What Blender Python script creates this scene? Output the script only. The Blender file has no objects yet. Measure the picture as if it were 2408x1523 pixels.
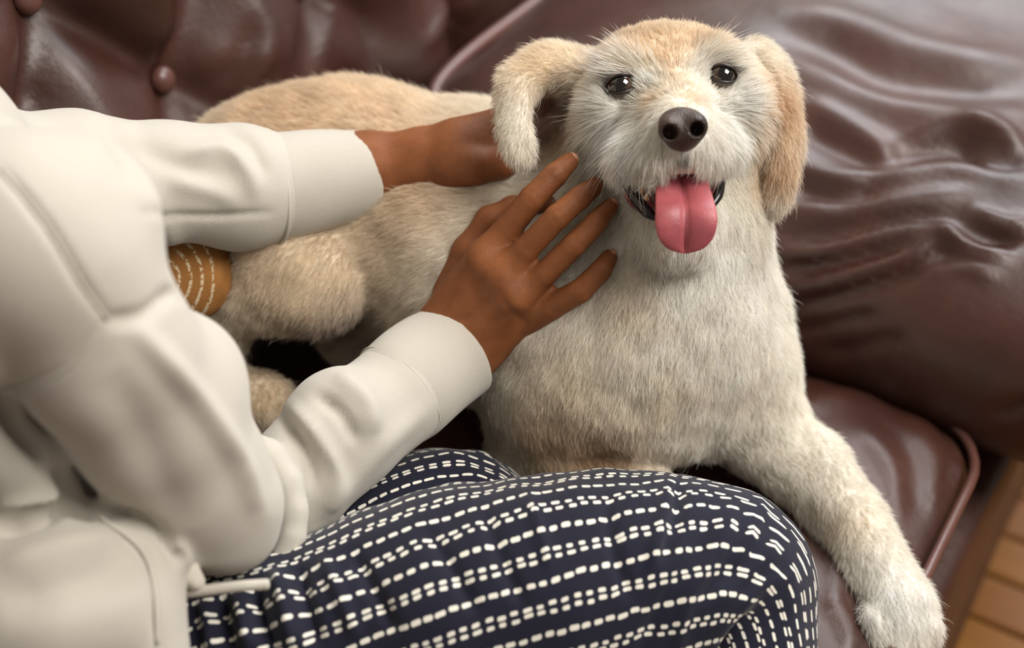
import bpy, math, random
import numpy as np
from mathutils import Matrix, Vector

random.seed(7)
rng = np.random.default_rng(7)
scene = bpy.context.scene
col = scene.collection

# ------------------------------------------------------------------ camera
FPX = 3344.0                      # focal length in pixels of the 2408 x 1523 frame (50 mm on 36 mm)
TH = math.radians(42.0)           # pitch below the horizon
SEAT = 0.45                       # seat height
HC = 0.77                         # camera height above the seat
CAM = np.array([0.0, 0.0, SEAT + HC])
SN, CS = math.sin(TH), math.cos(TH)
RX = np.array([1.0, 0, 0]); UP = np.array([0, SN, CS]); FW = np.array([0, CS, -SN])
ROT = np.stack([RX, UP, -FW], axis=1)          # camera axes -> world axes

cd = bpy.data.cameras.new('camera'); cam = bpy.data.objects.new('camera', cd); col.objects.link(cam)
cd.lens = 50; cd.sensor_width = 36; cd.clip_start = 0.05
M4 = Matrix([[*ROT[0], CAM[0]], [*ROT[1], CAM[1]], [*ROT[2], CAM[2]], [0, 0, 0, 1]])
cam.matrix_world = M4
cd.dof.use_dof = True; cd.dof.focus_distance = 0.875; cd.dof.aperture_fstop = 3.2
scene.camera = cam

# ------------------------------------------------------------------ light
scene.view_settings.view_transform = 'Standard'; scene.view_settings.look = 'None'
scene.view_settings.gamma = 1; scene.view_settings.use_curve_mapping = False
scene.view_settings.exposure = 0.0
scene.cycles.use_denoising = True; scene.cycles.use_adaptive_sampling = True; scene.cycles.adaptive_threshold = 0.06
scene.cycles.max_bounces = 5; scene.cycles.diffuse_bounces = 3; scene.cycles.glossy_bounces = 3; scene.cycles.transmission_bounces = 4
w = bpy.data.worlds.new('world'); scene.world = w; w.use_nodes = True
w.node_tree.nodes['Background'].inputs[0].default_value = (1.0, 0.90, 0.80, 1)
w.node_tree.nodes['Background'].inputs[1].default_value = 0.23

def area(name, loc, target, sx, sy, power, color):
    l = bpy.data.lights.new(name, 'AREA'); l.shape = 'RECTANGLE'; l.size = sx; l.size_y = sy
    l.energy = power; l.color = color
    o = bpy.data.objects.new(name, l); col.objects.link(o); o.location = loc
    o.rotation_euler = (Vector(target) - Vector(loc)).to_track_quat('-Z', 'Y').to_euler()
area('window_light', (1.15, 2.5, 2.5), (0.1, 0.8, 0.55), 1.5, 1.8, 76, (0.94, 0.97, 1.0))
area('side_window_light', (1.45, 0.30, 2.6), (0.1, 0.75, 0.55), 1.3, 1.3, 76, (1.0, 0.95, 0.88))

# ------------------------------------------------------------------ coordinates
def V(px, py, d):                 # picture point at depth d (m) -> camera-axes coordinates
    return np.array([(px - 1204.0) / FPX * d, (761.5 - py) / FPX * d, -d])
def W(p):                         # camera axes -> world
    return np.asarray(p, float) @ ROT.T + CAM
def Cc(p):                        # world -> camera axes
    return (np.asarray(p, float) - CAM) @ ROT
def pix(p):                       # camera axes -> picture
    d = -p[..., 2]
    return np.stack([1204.0 + p[..., 0] / d * FPX, 761.5 - p[..., 1] / d * FPX], -1)
def dz(px, py, t):                # depth where the ray through a picture point is t above the seat
    return (HC - t) / (SN - (761.5 - py) / FPX * CS)

AZ = math.radians(31.0)
U3 = np.array([math.sin(AZ), math.cos(AZ), 0]); V3 = np.array([-math.cos(AZ), math.sin(AZ), 0]); T3 = np.array([0, 0, 1.0])
SO = W(V(2330, 1020, dz(2330, 1020, 0.0)))
SROT = np.stack([U3, V3, T3], axis=1)
def SW(p):                        # sofa axes (along the sofa, towards its back, up from the seat) -> world
    return np.asarray(p, float) @ SROT.T + SO
def WS(p): return (np.asarray(p, float) - SO) @ SROT

# ------------------------------------------------------------------ noise
_perm = rng.random(4096).astype(np.float32)
def _h(i, j, k): return _perm[(i * 1619 + j * 31337 + k * 6971) & 4095]
def noise(p, f):
    q = np.asarray(p, np.float32) * f
    i = np.floor(q).astype(np.int64); t = q - i; t = t * t * (3 - 2 * t)
    x, y, z = i[..., 0], i[..., 1], i[..., 2]; a, b, c = t[..., 0], t[..., 1], t[..., 2]
    def L(u, v, s): return u + (v - u) * s
    r0 = L(L(_h(x, y, z), _h(x + 1, y, z), a), L(_h(x, y + 1, z), _h(x + 1, y + 1, z), a), b)
    r1 = L(L(_h(x, y, z + 1), _h(x + 1, y, z + 1), a), L(_h(x, y + 1, z + 1), _h(x + 1, y + 1, z + 1), a), b)
    return L(r0, r1, c) * 2 - 1

# ------------------------------------------------------------------ signed-distance modelling
class Field:
    def __init__(s, lo, hi, h):
        s.lo = np.array(lo, float); s.h = h
        n = np.ceil((np.array(hi) - s.lo) / h).astype(int) + 1
        s.n = n; s.f = np.full(n, 0.5, np.float32)
        s.ax = [(s.lo[i] + h * np.arange(n[i])).astype(np.float32) for i in range(3)]
    def blk(s, lo, hi):
        a = np.clip(np.floor((np.array(lo) - s.lo) / s.h).astype(int), 0, s.n)
        b = np.clip(np.ceil((np.array(hi) - s.lo) / s.h).astype(int) + 1, 0, s.n)
        sl = tuple(slice(a[i], b[i]) for i in range(3))
        X = s.ax[0][sl[0]][:, None, None]; Y = s.ax[1][sl[1]][None, :, None]; Z = s.ax[2][sl[2]][None, None, :]
        return sl, X, Y, Z
    def mix(s, sl, d, k, sub):
        f = s.f[sl]
        if d.size == 0: return
        if sub:
            d = -d; h = np.maximum(k - np.abs(f - d), 0) / k; s.f[sl] = np.maximum(f, d) + h * h * k * 0.25
        else:
            h = np.maximum(k - np.abs(f - d), 0) / k; s.f[sl] = np.minimum(f, d) - h * h * k * 0.25
    def cone(s, a, ra, b, rb, k=0.01, sub=False):
        a = np.asarray(a, float); b = np.asarray(b, float); m = max(ra, rb) + k + 3 * s.h
        sl, X, Y, Z = s.blk(np.minimum(a, b) - m, np.maximum(a, b) + m)
        ba = b - a; L = float(ba @ ba) + 1e-12
        t = np.clip(((X - a[0]) * ba[0] + (Y - a[1]) * ba[1] + (Z - a[2]) * ba[2]) / L, 0, 1)
        d = np.sqrt((X - a[0] - t * ba[0]) ** 2 + (Y - a[1] - t * ba[1]) ** 2 + (Z - a[2] - t * ba[2]) ** 2) - (ra + (rb - ra) * t)
        s.mix(sl, d.astype(np.float32), k, sub)
    def ell(s, c, r, R=None, k=0.01, sub=False):
        c = np.asarray(c, float); r = np.asarray(r, float); R = np.eye(3) if R is None else np.asarray(R, float)
        m = r.max() + k + 3 * s.h
        sl, X, Y, Z = s.blk(c - m, c + m); x, y, z = X - c[0], Y - c[1], Z - c[2]
        q = [(x * R[i, 0] + y * R[i, 1] + z * R[i, 2]) for i in range(3)]
        k0 = np.sqrt(sum((q[i] / r[i]) ** 2 for i in range(3))); k1 = np.sqrt(sum((q[i] / r[i] ** 2) ** 2 for i in range(3))) + 1e-6
        s.mix(sl, (k0 * (k0 - 1) / k1).astype(np.float32), k, sub)
    # picture-space helpers: (px, py, depth, radius in px)
    def ball(s, px, py, d, r, k=0.01, sub=False): r = r * d / FPX; s.ell(V(px, py, d), (r, r, r), None, k, sub)
    def blob(s, px, py, d, rx, ry, rz, ang=0, k=0.01, sub=False, yaw=0):
        c, n = math.cos(math.radians(ang)), math.sin(math.radians(ang))
        R = np.array([[c, n, 0], [-n, c, 0], [0, 0, 1.0]])
        if yaw:
            c, n = math.cos(math.radians(yaw)), math.sin(math.radians(yaw))
            R = np.array([[c, 0, n], [0, 1, 0], [-n, 0, c]]) @ R
        s.ell(V(px, py, d), np.array([rx, ry, rz]) * d / FPX, R, k, sub)
    def chain(s, pts, k=0.01, sub=False):
        for a, b in zip(pts[:-1], pts[1:]):
            s.cone(V(*a[:3]), a[3] * a[2] / FPX, V(*b[:3]), b[3] * b[2] / FPX, k, sub)
    def mesh(s):
        """naive surface nets -> verts, quads, normals"""
        f = s.f; ins = f < 0; nx, ny, nz = f.shape
        cs = [ins[i:nx - 1 + i, j:ny - 1 + j, k:nz - 1 + k] for i in (0, 1) for j in (0, 1) for k in (0, 1)]
        cnt = sum(c.astype(np.int8) for c in cs); act = (cnt > 0) & (cnt < 8)
        idx = np.argwhere(act); ids = np.full(act.shape, -1, np.int64); ids[act] = np.arange(len(idx))
        P = np.zeros((len(idx), 3)); N = np.zeros(len(idx))
        off = np.array([(i, j, k) for i in (0, 1) for j in (0, 1) for k in (0, 1)])
        val = [f[idx[:, 0] + o[0], idx[:, 1] + o[1], idx[:, 2] + o[2]].astype(float) for o in off]
        for a in range(8):
            for b in range(a + 1, 8):
                if np.abs(off[a] - off[b]).sum() != 1: continue
                m = (val[a] < 0) != (val[b] < 0)
                t = (val[a][m] / (val[a][m] - val[b][m]))[:, None]
                P[m] += off[a] + (off[b] - off[a]) * t; N[m] += 1
        P = P / N[:, None]; v = s.lo + (idx + P) * s.h
        quads = []
        for ax in range(3):
            o = [0, 0, 0]; o[ax] = 1
            A = ins[:nx - o[0], :ny - o[1], :nz - o[2]]; B = ins[o[0]:, o[1]:, o[2]:]
            e = np.argwhere(A != B); b1, b2 = [(1, 2), (2, 0), (0, 1)][ax]
            e = e[(e[:, b1] > 0) & (e[:, b2] > 0)]
            e = e[(e[:, b1] < ids.shape[b1]) & (e[:, b2] < ids.shape[b2]) & (e[:, ax] < ids.shape[ax])]
            flip = A[e[:, 0], e[:, 1], e[:, 2]]
            def gid(d1, d2):
                q = e.copy(); q[:, b1] -= d1; q[:, b2] -= d2; return ids[q[:, 0], q[:, 1], q[:, 2]]
            q = np.stack([gid(1, 1), gid(0, 1), gid(0, 0), gid(1, 0)], 1)
            q[~flip] = q[~flip][:, ::-1]
            quads.append(q)
        q = np.concatenate(quads); q = q[(q >= 0).all(1)]
        return v, q, s.grad(v)
    def grad(s, v):
        g = np.zeros((len(v), 3)); e = s.h
        for a in range(3):
            o = np.zeros(3); o[a] = e; g[:, a] = s.at(v + o) - s.at(v - o)
        return g / (np.linalg.norm(g, axis=1, keepdims=True) + 1e-9)
    def at(s, v):
        q = (v - s.lo) / s.h; i = np.clip(np.floor(q).astype(int), 0, s.n - 2); t = np.clip(q - i, 0, 1); r = 0
        for a in (0, 1):
            for b in (0, 1):
                for c in (0, 1):
                    wgt = (t[:, 0] if a else 1 - t[:, 0]) * (t[:, 1] if b else 1 - t[:, 1]) * (t[:, 2] if c else 1 - t[:, 2])
                    r = r + wgt * s.f[i[:, 0] + a, i[:, 1] + b, i[:, 2] + c]
        return r

def relax(v, q, it=2, lam=0.5):
    n = len(v); e = np.concatenate([q[:, [0, 1]], q[:, [1, 2]], q[:, [2, 3]], q[:, [3, 0]]])
    deg = np.bincount(e.ravel(), minlength=n).astype(float)[:, None] + 1e-9
    for _ in range(it):
        acc = np.zeros_like(v)
        for a in range(3):
            acc[:, a] = np.bincount(e[:, 0], v[e[:, 1], a], n) + np.bincount(e[:, 1], v[e[:, 0], a], n)
        v = v + lam * (acc / deg - v)
    return v
def vnormals(v, q):
    n = np.cross(v[q[:, 2]] - v[q[:, 0]], v[q[:, 3]] - v[q[:, 1]]); r = np.zeros_like(v)
    for c in range(4):
        for a in range(3): r[:, a] += np.bincount(q[:, c], n[:, a], len(v))
    return r / (np.linalg.norm(r, axis=1, keepdims=True) + 1e-12)

def polydist(p, pts):
    """distance, signed side, parameter (0..1) of picture points p to a polyline"""
    pts = np.array(pts, float); best = np.full(len(p), 1e9); side = np.zeros(len(p)); par = np.zeros(len(p))
    L = np.linalg.norm(np.diff(pts, axis=0), axis=1); cum = np.concatenate([[0], np.cumsum(L)])
    for i in range(len(pts) - 1):
        a, ba = pts[i], pts[i + 1] - pts[i]
        t = np.clip(((p - a) @ ba) / (L[i] ** 2 + 1e-9), 0, 1); r = p - a - t[:, None] * ba; d = np.linalg.norm(r, axis=1)
        m = d < best; best[m] = d[m]; side[m] = np.sign(ba[0] * r[m, 1] - ba[1] * r[m, 0]); par[m] = (cum[i] + t[m] * L[i]) / cum[-1]
    return best, side, par
def smooth_line(pts, n=10):
    pts = np.array(pts, float)
    if len(pts) < 3: return pts
    P = np.vstack([2 * pts[0] - pts[1], pts, 2 * pts[-1] - pts[-2]]); out = []
    for i in range(1, len(P) - 2):
        for t in np.linspace(0, 1, n, endpoint=False):
            a, b, c, d = P[i - 1], P[i], P[i + 1], P[i + 2]
            out.append(0.5 * (2 * b + (c - a) * t + (2 * a - 5 * b + 4 * c - d) * t * t + (3 * b - a - 3 * c + d) * t ** 3))
    out.append(pts[-1]); return np.array(out)
def sculpt(v, n, strokes):
    """press folds into a surface (camera axes): each stroke (line in the picture, width px, depth m, kind)"""
    p = pix(v); disp = np.zeros(len(v)); face = np.clip(n[:, 2] * 3 + 0.5, 0, 1)
    for st in strokes:
        line, wd, amp = st[:3]; kind = st[3] if len(st) > 3 else 'g'
        line = smooth_line(line, 6); R = wd * (5 if kind != 'g' else 2.6)
        m = (p[:, 0] > line[:, 0].min() - R) & (p[:, 0] < line[:, 0].max() + R) & (p[:, 1] > line[:, 1].min() - R) & (p[:, 1] < line[:, 1].max() + R)
        if not m.any(): continue
        d, sd, t = polydist(p[m], line); taper = np.clip(np.minimum(t, 1 - t) * 5, 0, 1) ** 0.7
        if kind == 'g': x = np.exp(-(d / wd) ** 2) * (0.25 + 0.75 * taper)
        else:                                             # overlapping layer: sharp on one side, soft on the other
            s = d * sd * (1 if kind == 'l' else -1)
            x = np.where(s > 0, np.exp(-(s / (wd * 2.2)) ** 2), np.exp(-(s / (wd * 0.35)) ** 2)) * taper
        disp[m] += x * amp
    return v + n * (disp * face)[:, None]

def on_surface(v, line, lift=0.0):
    """points on the camera side of a surface (camera axes) under a line drawn in the picture"""
    p = pix(v); out = []
    for x, y in smooth_line(line, 8):
        d = np.hypot(p[:, 0] - x, p[:, 1] - y); m = np.where(d < max(d.min() + 4, 14))[0]; z = -v[m, 2]; k = m[z < z.min() + 0.006]
        out.append(V(x, y, float(np.mean(-v[k, 2])) - lift))
    out = np.array(out); z = out[:, 2]; zs = np.convolve(np.pad(z, 2, mode='edge'), np.ones(5) / 5, 'valid'); return np.array([V(*pix(o), -zz) for o, zz in zip(out, zs)])

# ------------------------------------------------------------------ objects
def tag(o, label=None, cat=None, group=None, kind=None):
    if label: o['label'] = label
    if cat: o['category'] = cat
    if group: o['group'] = group
    if kind: o['kind'] = kind
    return o
def empty(name, loc):
    o = bpy.data.objects.new(name, None); col.objects.link(o); o.location = tuple(loc); o.empty_display_size = 0.05; return o
def link(o, parent=None):
    col.objects.link(o)
    if parent is not None:
        o.parent = parent
        L = Vector((0, 0, 0)); p = parent
        while p is not None: L += p.location; p = p.parent
        o.location = -L                                   # world-space vertices under a moved Empty
    return o
def mesh_obj(name, v, q, mat, parent=None, smooth=True, uv=None, colr=None):
    """v in world space; q an array or list of faces"""
    me = bpy.data.meshes.new(name); me.from_pydata(np.asarray(v).tolist(), [], q.tolist() if hasattr(q, 'tolist') else q)
    if smooth: me.polygons.foreach_set('use_smooth', [True] * len(me.polygons))
    if uv is not None:
        l = me.uv_layers.new(name='UVMap'); vi = np.empty(len(me.loops), int); me.loops.foreach_get('vertex_index', vi)
        l.data.foreach_set('uv', np.asarray(uv, np.float32)[vi].ravel() if len(uv) == len(v) else np.asarray(uv, np.float32).ravel())
    if colr is not None:
        a = me.color_attributes.new('coat', 'FLOAT_COLOR', 'POINT')
        a.data.foreach_set('color', np.concatenate([colr, np.ones((len(colr), 1))], 1).astype(np.float32).ravel())
    me.materials.append(mat); me.update()
    return link(bpy.data.objects.new(name, me), parent)
def frames(path):
    P = np.asarray(path, float); T = np.gradient(P, axis=0); T /= np.linalg.norm(T, axis=1, keepdims=True) + 1e-12
    n = np.cross(T[0], (0, 0, 1.0)); n = np.cross(T[0], (1.0, 0, 0)) if np.linalg.norm(n) < 0.1 else n
    Ns = []
    for t in T:
        n = n - t * (n @ t); n = n / np.linalg.norm(n); Ns.append(n)
    Ns = np.array(Ns); return P, T, Ns, np.cross(T, Ns)
def tube(path, r, seg=8, cap=True):
    P, T, N, B = frames(path); r = np.broadcast_to(np.asarray(r, float), (len(P),))
    a = np.linspace(0, 2 * np.pi, seg, endpoint=False)
    v = (P[:, None] + r[:, None, None] * (np.cos(a)[None, :, None] * N[:, None] + np.sin(a)[None, :, None] * B[:, None])).reshape(-1, 3)
    f = []
    for i in range(len(P) - 1):
        for j in range(seg): f.append((i * seg + j, i * seg + (j + 1) % seg, (i + 1) * seg + (j + 1) % seg, (i + 1) * seg + j))
    if cap: f.append(tuple(range(seg))[::-1]); f.append(tuple((len(P) - 1) * seg + j for j in range(seg)))
    return v, f
def tube_obj(name, path, r, mat, parent, seg=8): v, f = tube(path, r, seg); return mesh_obj(name, v, f, mat, parent)

# ------------------------------------------------------------------ materials
def srgb(r, g, b):
    f = lambda c: ((c / 255 + 0.055) / 1.055) ** 2.4 if c > 10 else c / 255 / 12.92
    return (f(r), f(g), f(b), 1)
class Mat:
    def __init__(s, name):
        s.m = bpy.data.materials.new(name); s.m.use_nodes = True; s.t = s.m.node_tree; s.n = s.t.nodes
        s.b = s.n['Principled BSDF']; s.tc = s.n.new('ShaderNodeTexCoord')
    def node(s, kind, **kw):
        n = s.n.new(kind)
        for k, v in kw.items():
            if k in n.inputs.keys(): s.set(n.inputs[k], v)
            else: setattr(n, k, v)
        return n
    def set(s, sock, v):
        if hasattr(v, 'is_linked') or isinstance(v, bpy.types.NodeSocket): s.t.links.new(v, sock)
        else: sock.default_value = v
    def math(s, op, a, b=None, c=None):
        n = s.n.new('ShaderNodeMath'); n.operation = op
        for i, v in enumerate((a, b, c)):
            if v is not None: s.set(n.inputs[i], v)
        return n.outputs[0]
    def noise(s, scale, detail=3, rough=0.5, vec=None):
        n = s.node('ShaderNodeTexNoise', Scale=scale, Detail=detail, Roughness=rough)
        s.t.links.new(vec if vec is not None else s.tc.outputs['Object'], n.inputs['Vector']); return n.outputs['Fac']
    def ramp(s, fac, stops):
        n = s.n.new('ShaderNodeValToRGB'); e = n.color_ramp.elements
        e[0].position, e[0].color = stops[0]; e[1].position, e[1].color = stops[-1]
        for p, c in stops[1:-1]: x = e.new(p); x.color = c
        s.set(n.inputs[0], fac); return n.outputs[0]
    def mixc(s, fac, a, b):
        n = s.n.new('ShaderNodeMix'); n.data_type = 'RGBA'; s.set(n.inputs[0], fac); s.set(n.inputs[6], a); s.set(n.inputs[7], b); return n.outputs[2]
    def bump(s, h, strength, dist, normal=None):
        n = s.n.new('ShaderNodeBump'); n.inputs['Strength'].default_value = strength; n.inputs['Distance'].default_value = dist
        s.set(n.inputs['Height'], h)
        if normal is not None: s.set(n.inputs['Normal'], normal)
        return n.outputs[0]
    def base(s, c, rough=0.5, spec=0.5, **kw):
        s.set(s.b.inputs['Base Color'], c); s.set(s.b.inputs['Roughness'], rough); s.b.inputs['Specular IOR Level'].default_value = spec
        for k, v in kw.items(): s.set(s.b.inputs[k.replace('_', ' ')], v)
        return s
    def norm(s, n): s.set(s.b.inputs['Normal'], n); return s

def leather(name, c0, c1, rough=0.38):
    m = Mat(name)
    m.base(m.ramp(m.noise(9, 4, 0.6), [(0.3, c0), (0.7, c1)]), m.math('ADD', m.math('MULTIPLY', m.noise(30, 3), 0.22), rough - 0.11), 0.5, Coat_Weight=0.18, Coat_Roughness=0.34)
    v = m.node('ShaderNodeTexVoronoi', Scale=650.0); m.t.links.new(m.tc.outputs['Object'], v.inputs['Vector'])
    b = m.bump(v.outputs['Distance'], 0.12, 0.0006); b = m.bump(m.noise(40, 4, 0.6), 0.25, 0.004, b); m.norm(b)
    return m.m
M_leather = leather('brown_leather', srgb(50, 26, 20), srgb(72, 41, 32), 0.46)
M_piping = leather('brown_leather_piping', srgb(84, 52, 46), srgb(104, 68, 60), 0.38)
def knit(name, c, bumpk=0.6):
    m = Mat(name)
    n = m.noise(2200, 2, 0.6)
    m.base(m.mixc(m.math('MULTIPLY', m.noise(14, 3), 0.35), c, tuple(x * 0.93 for x in c[:3]) + (1,)), 0.92, 0.12, Sheen_Weight=0.25, Sheen_Roughness=0.5)
    b = m.bump(n, bumpk, 0.0006); b = m.bump(m.noise(60, 3), 0.12, 0.003, b); m.norm(b)
    return m.m
M_cream = knit('cream_fleece', srgb(195, 189, 178))
M_cream_seam = knit('cream_fleece_seam', srgb(202, 196, 184))
def skin(name, c0, c1):
    m = Mat(name)
    m.base(m.ramp(m.noise(45, 4, 0.6), [(0.3, c0), (0.72, c1)]), 0.58, 0.35, Subsurface_Weight=0.12, Subsurface_Scale=0.01)
    m.b.inputs['Subsurface Radius'].default_value = (1.0, 0.35, 0.2)
    v = m.node('ShaderNodeTexVoronoi', Scale=900.0); m.t.links.new(m.tc.outputs['Object'], v.inputs['Vector'])
    m.norm(m.bump(m.noise(260, 4, 0.65), 0.22, 0.0010, m.bump(v.outputs['Distance'], 0.2, 0.0005)))
    return m.m
M_skin = skin('brown_skin', srgb(120, 70, 38), srgb(148, 90, 52))
def plain(name, c, rough=0.5, spec=0.5, **kw): m = Mat(name); m.base(c, rough, spec, **kw); return m.m
M_nail = plain('fingernail', srgb(205, 150, 125), 0.25, 0.5)

def coat(name):
    m = Mat(name); a = m.node('ShaderNodeAttribute', attribute_name='coat')
    m.base(a.outputs['Color'], 0.85, 0.1); return m.m
M_coat = coat('dog_skin')
def hair(name):
    m = Mat(name); a = m.node('ShaderNodeAttribute', attribute_name='coat')
    d = m.node('ShaderNodeBsdfDiffuse', Color=a.outputs['Color']); t = m.node('ShaderNodeBsdfTranslucent', Color=a.outputs['Color'])
    g = m.node('ShaderNodeBsdfGlossy', Color=(0.9, 0.88, 0.85, 1), Roughness=0.45)
    x = m.node('ShaderNodeMixShader'); m.t.links.new(d.outputs[0], x.inputs[1]); m.t.links.new(t.outputs[0], x.inputs[2]); x.inputs[0].default_value = 0.48
    y = m.node('ShaderNodeMixShader'); m.t.links.new(x.outputs[0], y.inputs[1]); m.t.links.new(g.outputs[0], y.inputs[2]); y.inputs[0].default_value = 0.06
    m.t.links.new(y.outputs[0], m.n['Material Output'].inputs['Surface']); return m.m
M_hair = hair('dog_hair')

# ------------------------------------------------------------------ floor and wall
def floor_mat():
    m = Mat('ochre_wood_block'); oi = m.node('ShaderNodeObjectInfo')
    mp = m.node('ShaderNodeMapping'); m.t.links.new(m.tc.outputs['Object'], mp.inputs[0]); mp.inputs['Rotation'].default_value = (0, 0, 0); mp.inputs['Scale'].default_value = (30, 5, 5)
    n = m.node('ShaderNodeTexNoise', Scale=3.0, Detail=5.0); m.t.links.new(mp.outputs[0], n.inputs['Vector'])
    c = m.mixc(oi.outputs['Random'], srgb(146, 96, 30), srgb(132, 84, 38))
    m.base(m.mixc(m.math('MULTIPLY', n.outputs['Fac'], 0.5), c, srgb(92, 58, 20)), 0.42, 0.4); m.norm(m.bump(n.outputs['Fac'], 0.2, 0.001)); return m.m
M_floor = floor_mat()
def joint_mat():
    m = Mat('wood_block_floor'); mp = m.node('ShaderNodeMapping', vector_type='TEXTURE'); m.t.links.new(m.tc.outputs['Object'], mp.inputs[0])
    mp.inputs['Location'].default_value = (SO[0], SO[1], 0); mp.inputs['Rotation'].default_value = (0, 0, math.atan2(V3[1], V3[0]))
    br = m.node('ShaderNodeTexBrick', Scale=1.0); m.t.links.new(mp.outputs[0], br.inputs['Vector']); br.offset = 0.5
    for k_, v_ in (('Brick Width', 0.2), ('Row Height', 0.0625), ('Mortar Size', 0.002), ('Bias', 0.0)): br.inputs[k_].default_value = v_
    br.inputs['Color1'].default_value = srgb(134, 87, 28); br.inputs['Color2'].default_value = srgb(120, 76, 34); br.inputs['Mortar'].default_value = srgb(62, 44, 26)
    m.base(br.outputs['Color'], 0.5, 0.4); m.norm(m.bump(br.outputs['Fac'], -0.4, 0.004)); return m.m
v = [(-4, -3, 0.0), (4, -3, 0.0), (4, 5, 0.0), (-4, 5, 0.0)]
floor = mesh_obj('floor', v, [(0, 1, 2, 3)], joint_mat(), None, False)
tag(floor, 'ochre wood block floor in rows below the leather sofa', kind='structure')
def block_mesh(L, Wd, H, bev=0.003):
    me = bpy.data.meshes.new('floor_block'); x, y = L / 2, Wd / 2
    v = [(-x, -y, 0), (x, -y, 0), (x, y, 0), (-x, y, 0), (-x, -y, H - bev), (x, -y, H - bev), (x, y, H - bev), (-x, y, H - bev),
         (-x + bev, -y + bev, H), (x - bev, -y + bev, H), (x - bev, y - bev, H), (-x + bev, y - bev, H)]
    f = [(0, 1, 5, 4), (1, 2, 6, 5), (2, 3, 7, 6), (3, 0, 4, 7), (4, 5, 9, 8), (5, 6, 10, 9), (6, 7, 11, 10), (7, 4, 8, 11), (8, 9, 10, 11)]
    me.from_pydata(v, [], f); me.materials.append(M_floor); return me
BM = block_mesh(0.0585, 0.196, 0.008)
j3 = WS(W(V(2261, 1447, (SEAT + HC) / (SN + (1447 - 761.5) / FPX * CS))))     # a joint seen in the picture
for i in range(-14, 14):
    for j in range(-5, 5):
        s = j3[0] + (i + 0.5) * 0.0625; ww = -0.10 + j * 0.20 + (0.1 if i % 2 else 0.02)
        if ww > 0.35 or ww < -1.0: continue
        o = bpy.data.objects.new('floor_block', BM); p = SW((s, ww, 0)); o.location = (p[0], p[1], 0.0)
        o.rotation_euler = (0, 0, -AZ + math.pi / 2 - math.pi / 2 + 0.0); o.rotation_euler[2] = math.atan2(U3[1], U3[0])
        col.objects.link(o); o.parent = floor
def wall_mat():
    m = Mat('plaster'); m.base(m.ramp(m.noise(3, 3), [(0.3, srgb(196, 184, 168)), (0.7, srgb(206, 196, 180))]), 0.9, 0.2); m.norm(m.bump(m.noise(80, 3), 0.1, 0.002)); return m.m
wv = [SW(p) for p in ((-3, 0.98, -SEAT), (3, 0.98, -SEAT), (3, 0.98, 2.2), (-3, 0.98, 2.2), (-3, 1.1, -SEAT), (3, 1.1, -SEAT), (3, 1.1, 2.2), (-3, 1.1, 2.2))]
wall = mesh_obj('wall_back', wv, [(0, 1, 2, 3), (5, 4, 7, 6), (3, 2, 6, 7), (0, 3, 7, 4), (1, 5, 6, 2)], wall_mat(), None, False)
tag(wall, 'plain plaster wall behind the leather sofa', kind='structure')

# ------------------------------------------------------------------ sofa
sofa = empty('sofa', (*SW((-0.35, 0.35, -SEAT))[:2], 0.0))
tag(sofa, 'brown leather sofa with button-tufted back and piped seat cushions', 'sofa')

def rrect(s, w_, s0, s1, w0, w1, R):
    cx, cy, hx, hy = (s0 + s1) / 2, (w0 + w1) / 2, (s1 - s0) / 2 - R, (w1 - w0) / 2 - R
    x, y = np.abs(s - cx) - hx, np.abs(w_ - cy) - hy
    return np.sqrt(np.maximum(x, 0) ** 2 + np.maximum(y, 0) ** 2) + np.minimum(np.maximum(x, y), 0) - R
def smax(a, b, k): h = np.maximum(k - np.abs(a - b), 0) / k; return np.maximum(a, b) + h * h * k * 0.25
def rr_path(s0, s1, w0, w1, R, t, n=9):
    out = []
    for cx, cy, a0 in ((s1 - R, w1 - R, 0), (s0 + R, w1 - R, 90), (s0 + R, w0 + R, 180), (s1 - R, w0 + R, 270)):
        for a in np.linspace(a0, a0 + 90, n): out.append((cx + R * math.cos(math.radians(a)), cy + R * math.sin(math.radians(a)), t))
    out.append(out[0]); out = np.array(out)
    # even spacing
    L = np.concatenate([[0], np.cumsum(np.linalg.norm(np.diff(out, axis=0), axis=1))]); u = np.linspace(0, L[-1], int(L[-1] / 0.012))
    return np.stack([np.interp(u, L, out[:, i]) for i in range(3)], 1)

# seat cushion the dog lies on
A = dict(s0=-1.05, s1=0.0, w0=0.0, w1=0.56, R=0.055)
F = Field((-1.10, -0.04, -0.17), (0.04, 0.60, 0.06), 0.007)
sl, X, Y, Z = F.blk(F.lo, F.lo + F.n * F.h)
q = rrect(X, Y, **A) + 0 * Z
T = 0.030 * (1 - np.exp(np.minimum(q, 0) / 0.045)) - 0.006
F.f = smax(smax(q, Z - T, 0.012), -0.15 - Z, 0.02).astype(np.float32)
v, q, n = F.mesh(); v = relax(v, q, 2)
top = np.clip((v[:, 2] + 0.02) / 0.02, 0, 1)
wr = noise(v * np.array([1.0, 0.35, 1.0]) + 3, 22) * 0.0022 + noise(v * np.array([1, 0.3, 1]) + 9, 48) * 0.0010 + noise(v + 5, 9) * 0.003
v = v + n * (wr * (0.35 + 0.65 * top))[:, None]
vc = Cc(SW(v)); nc = vnormals(vc, q)
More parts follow.
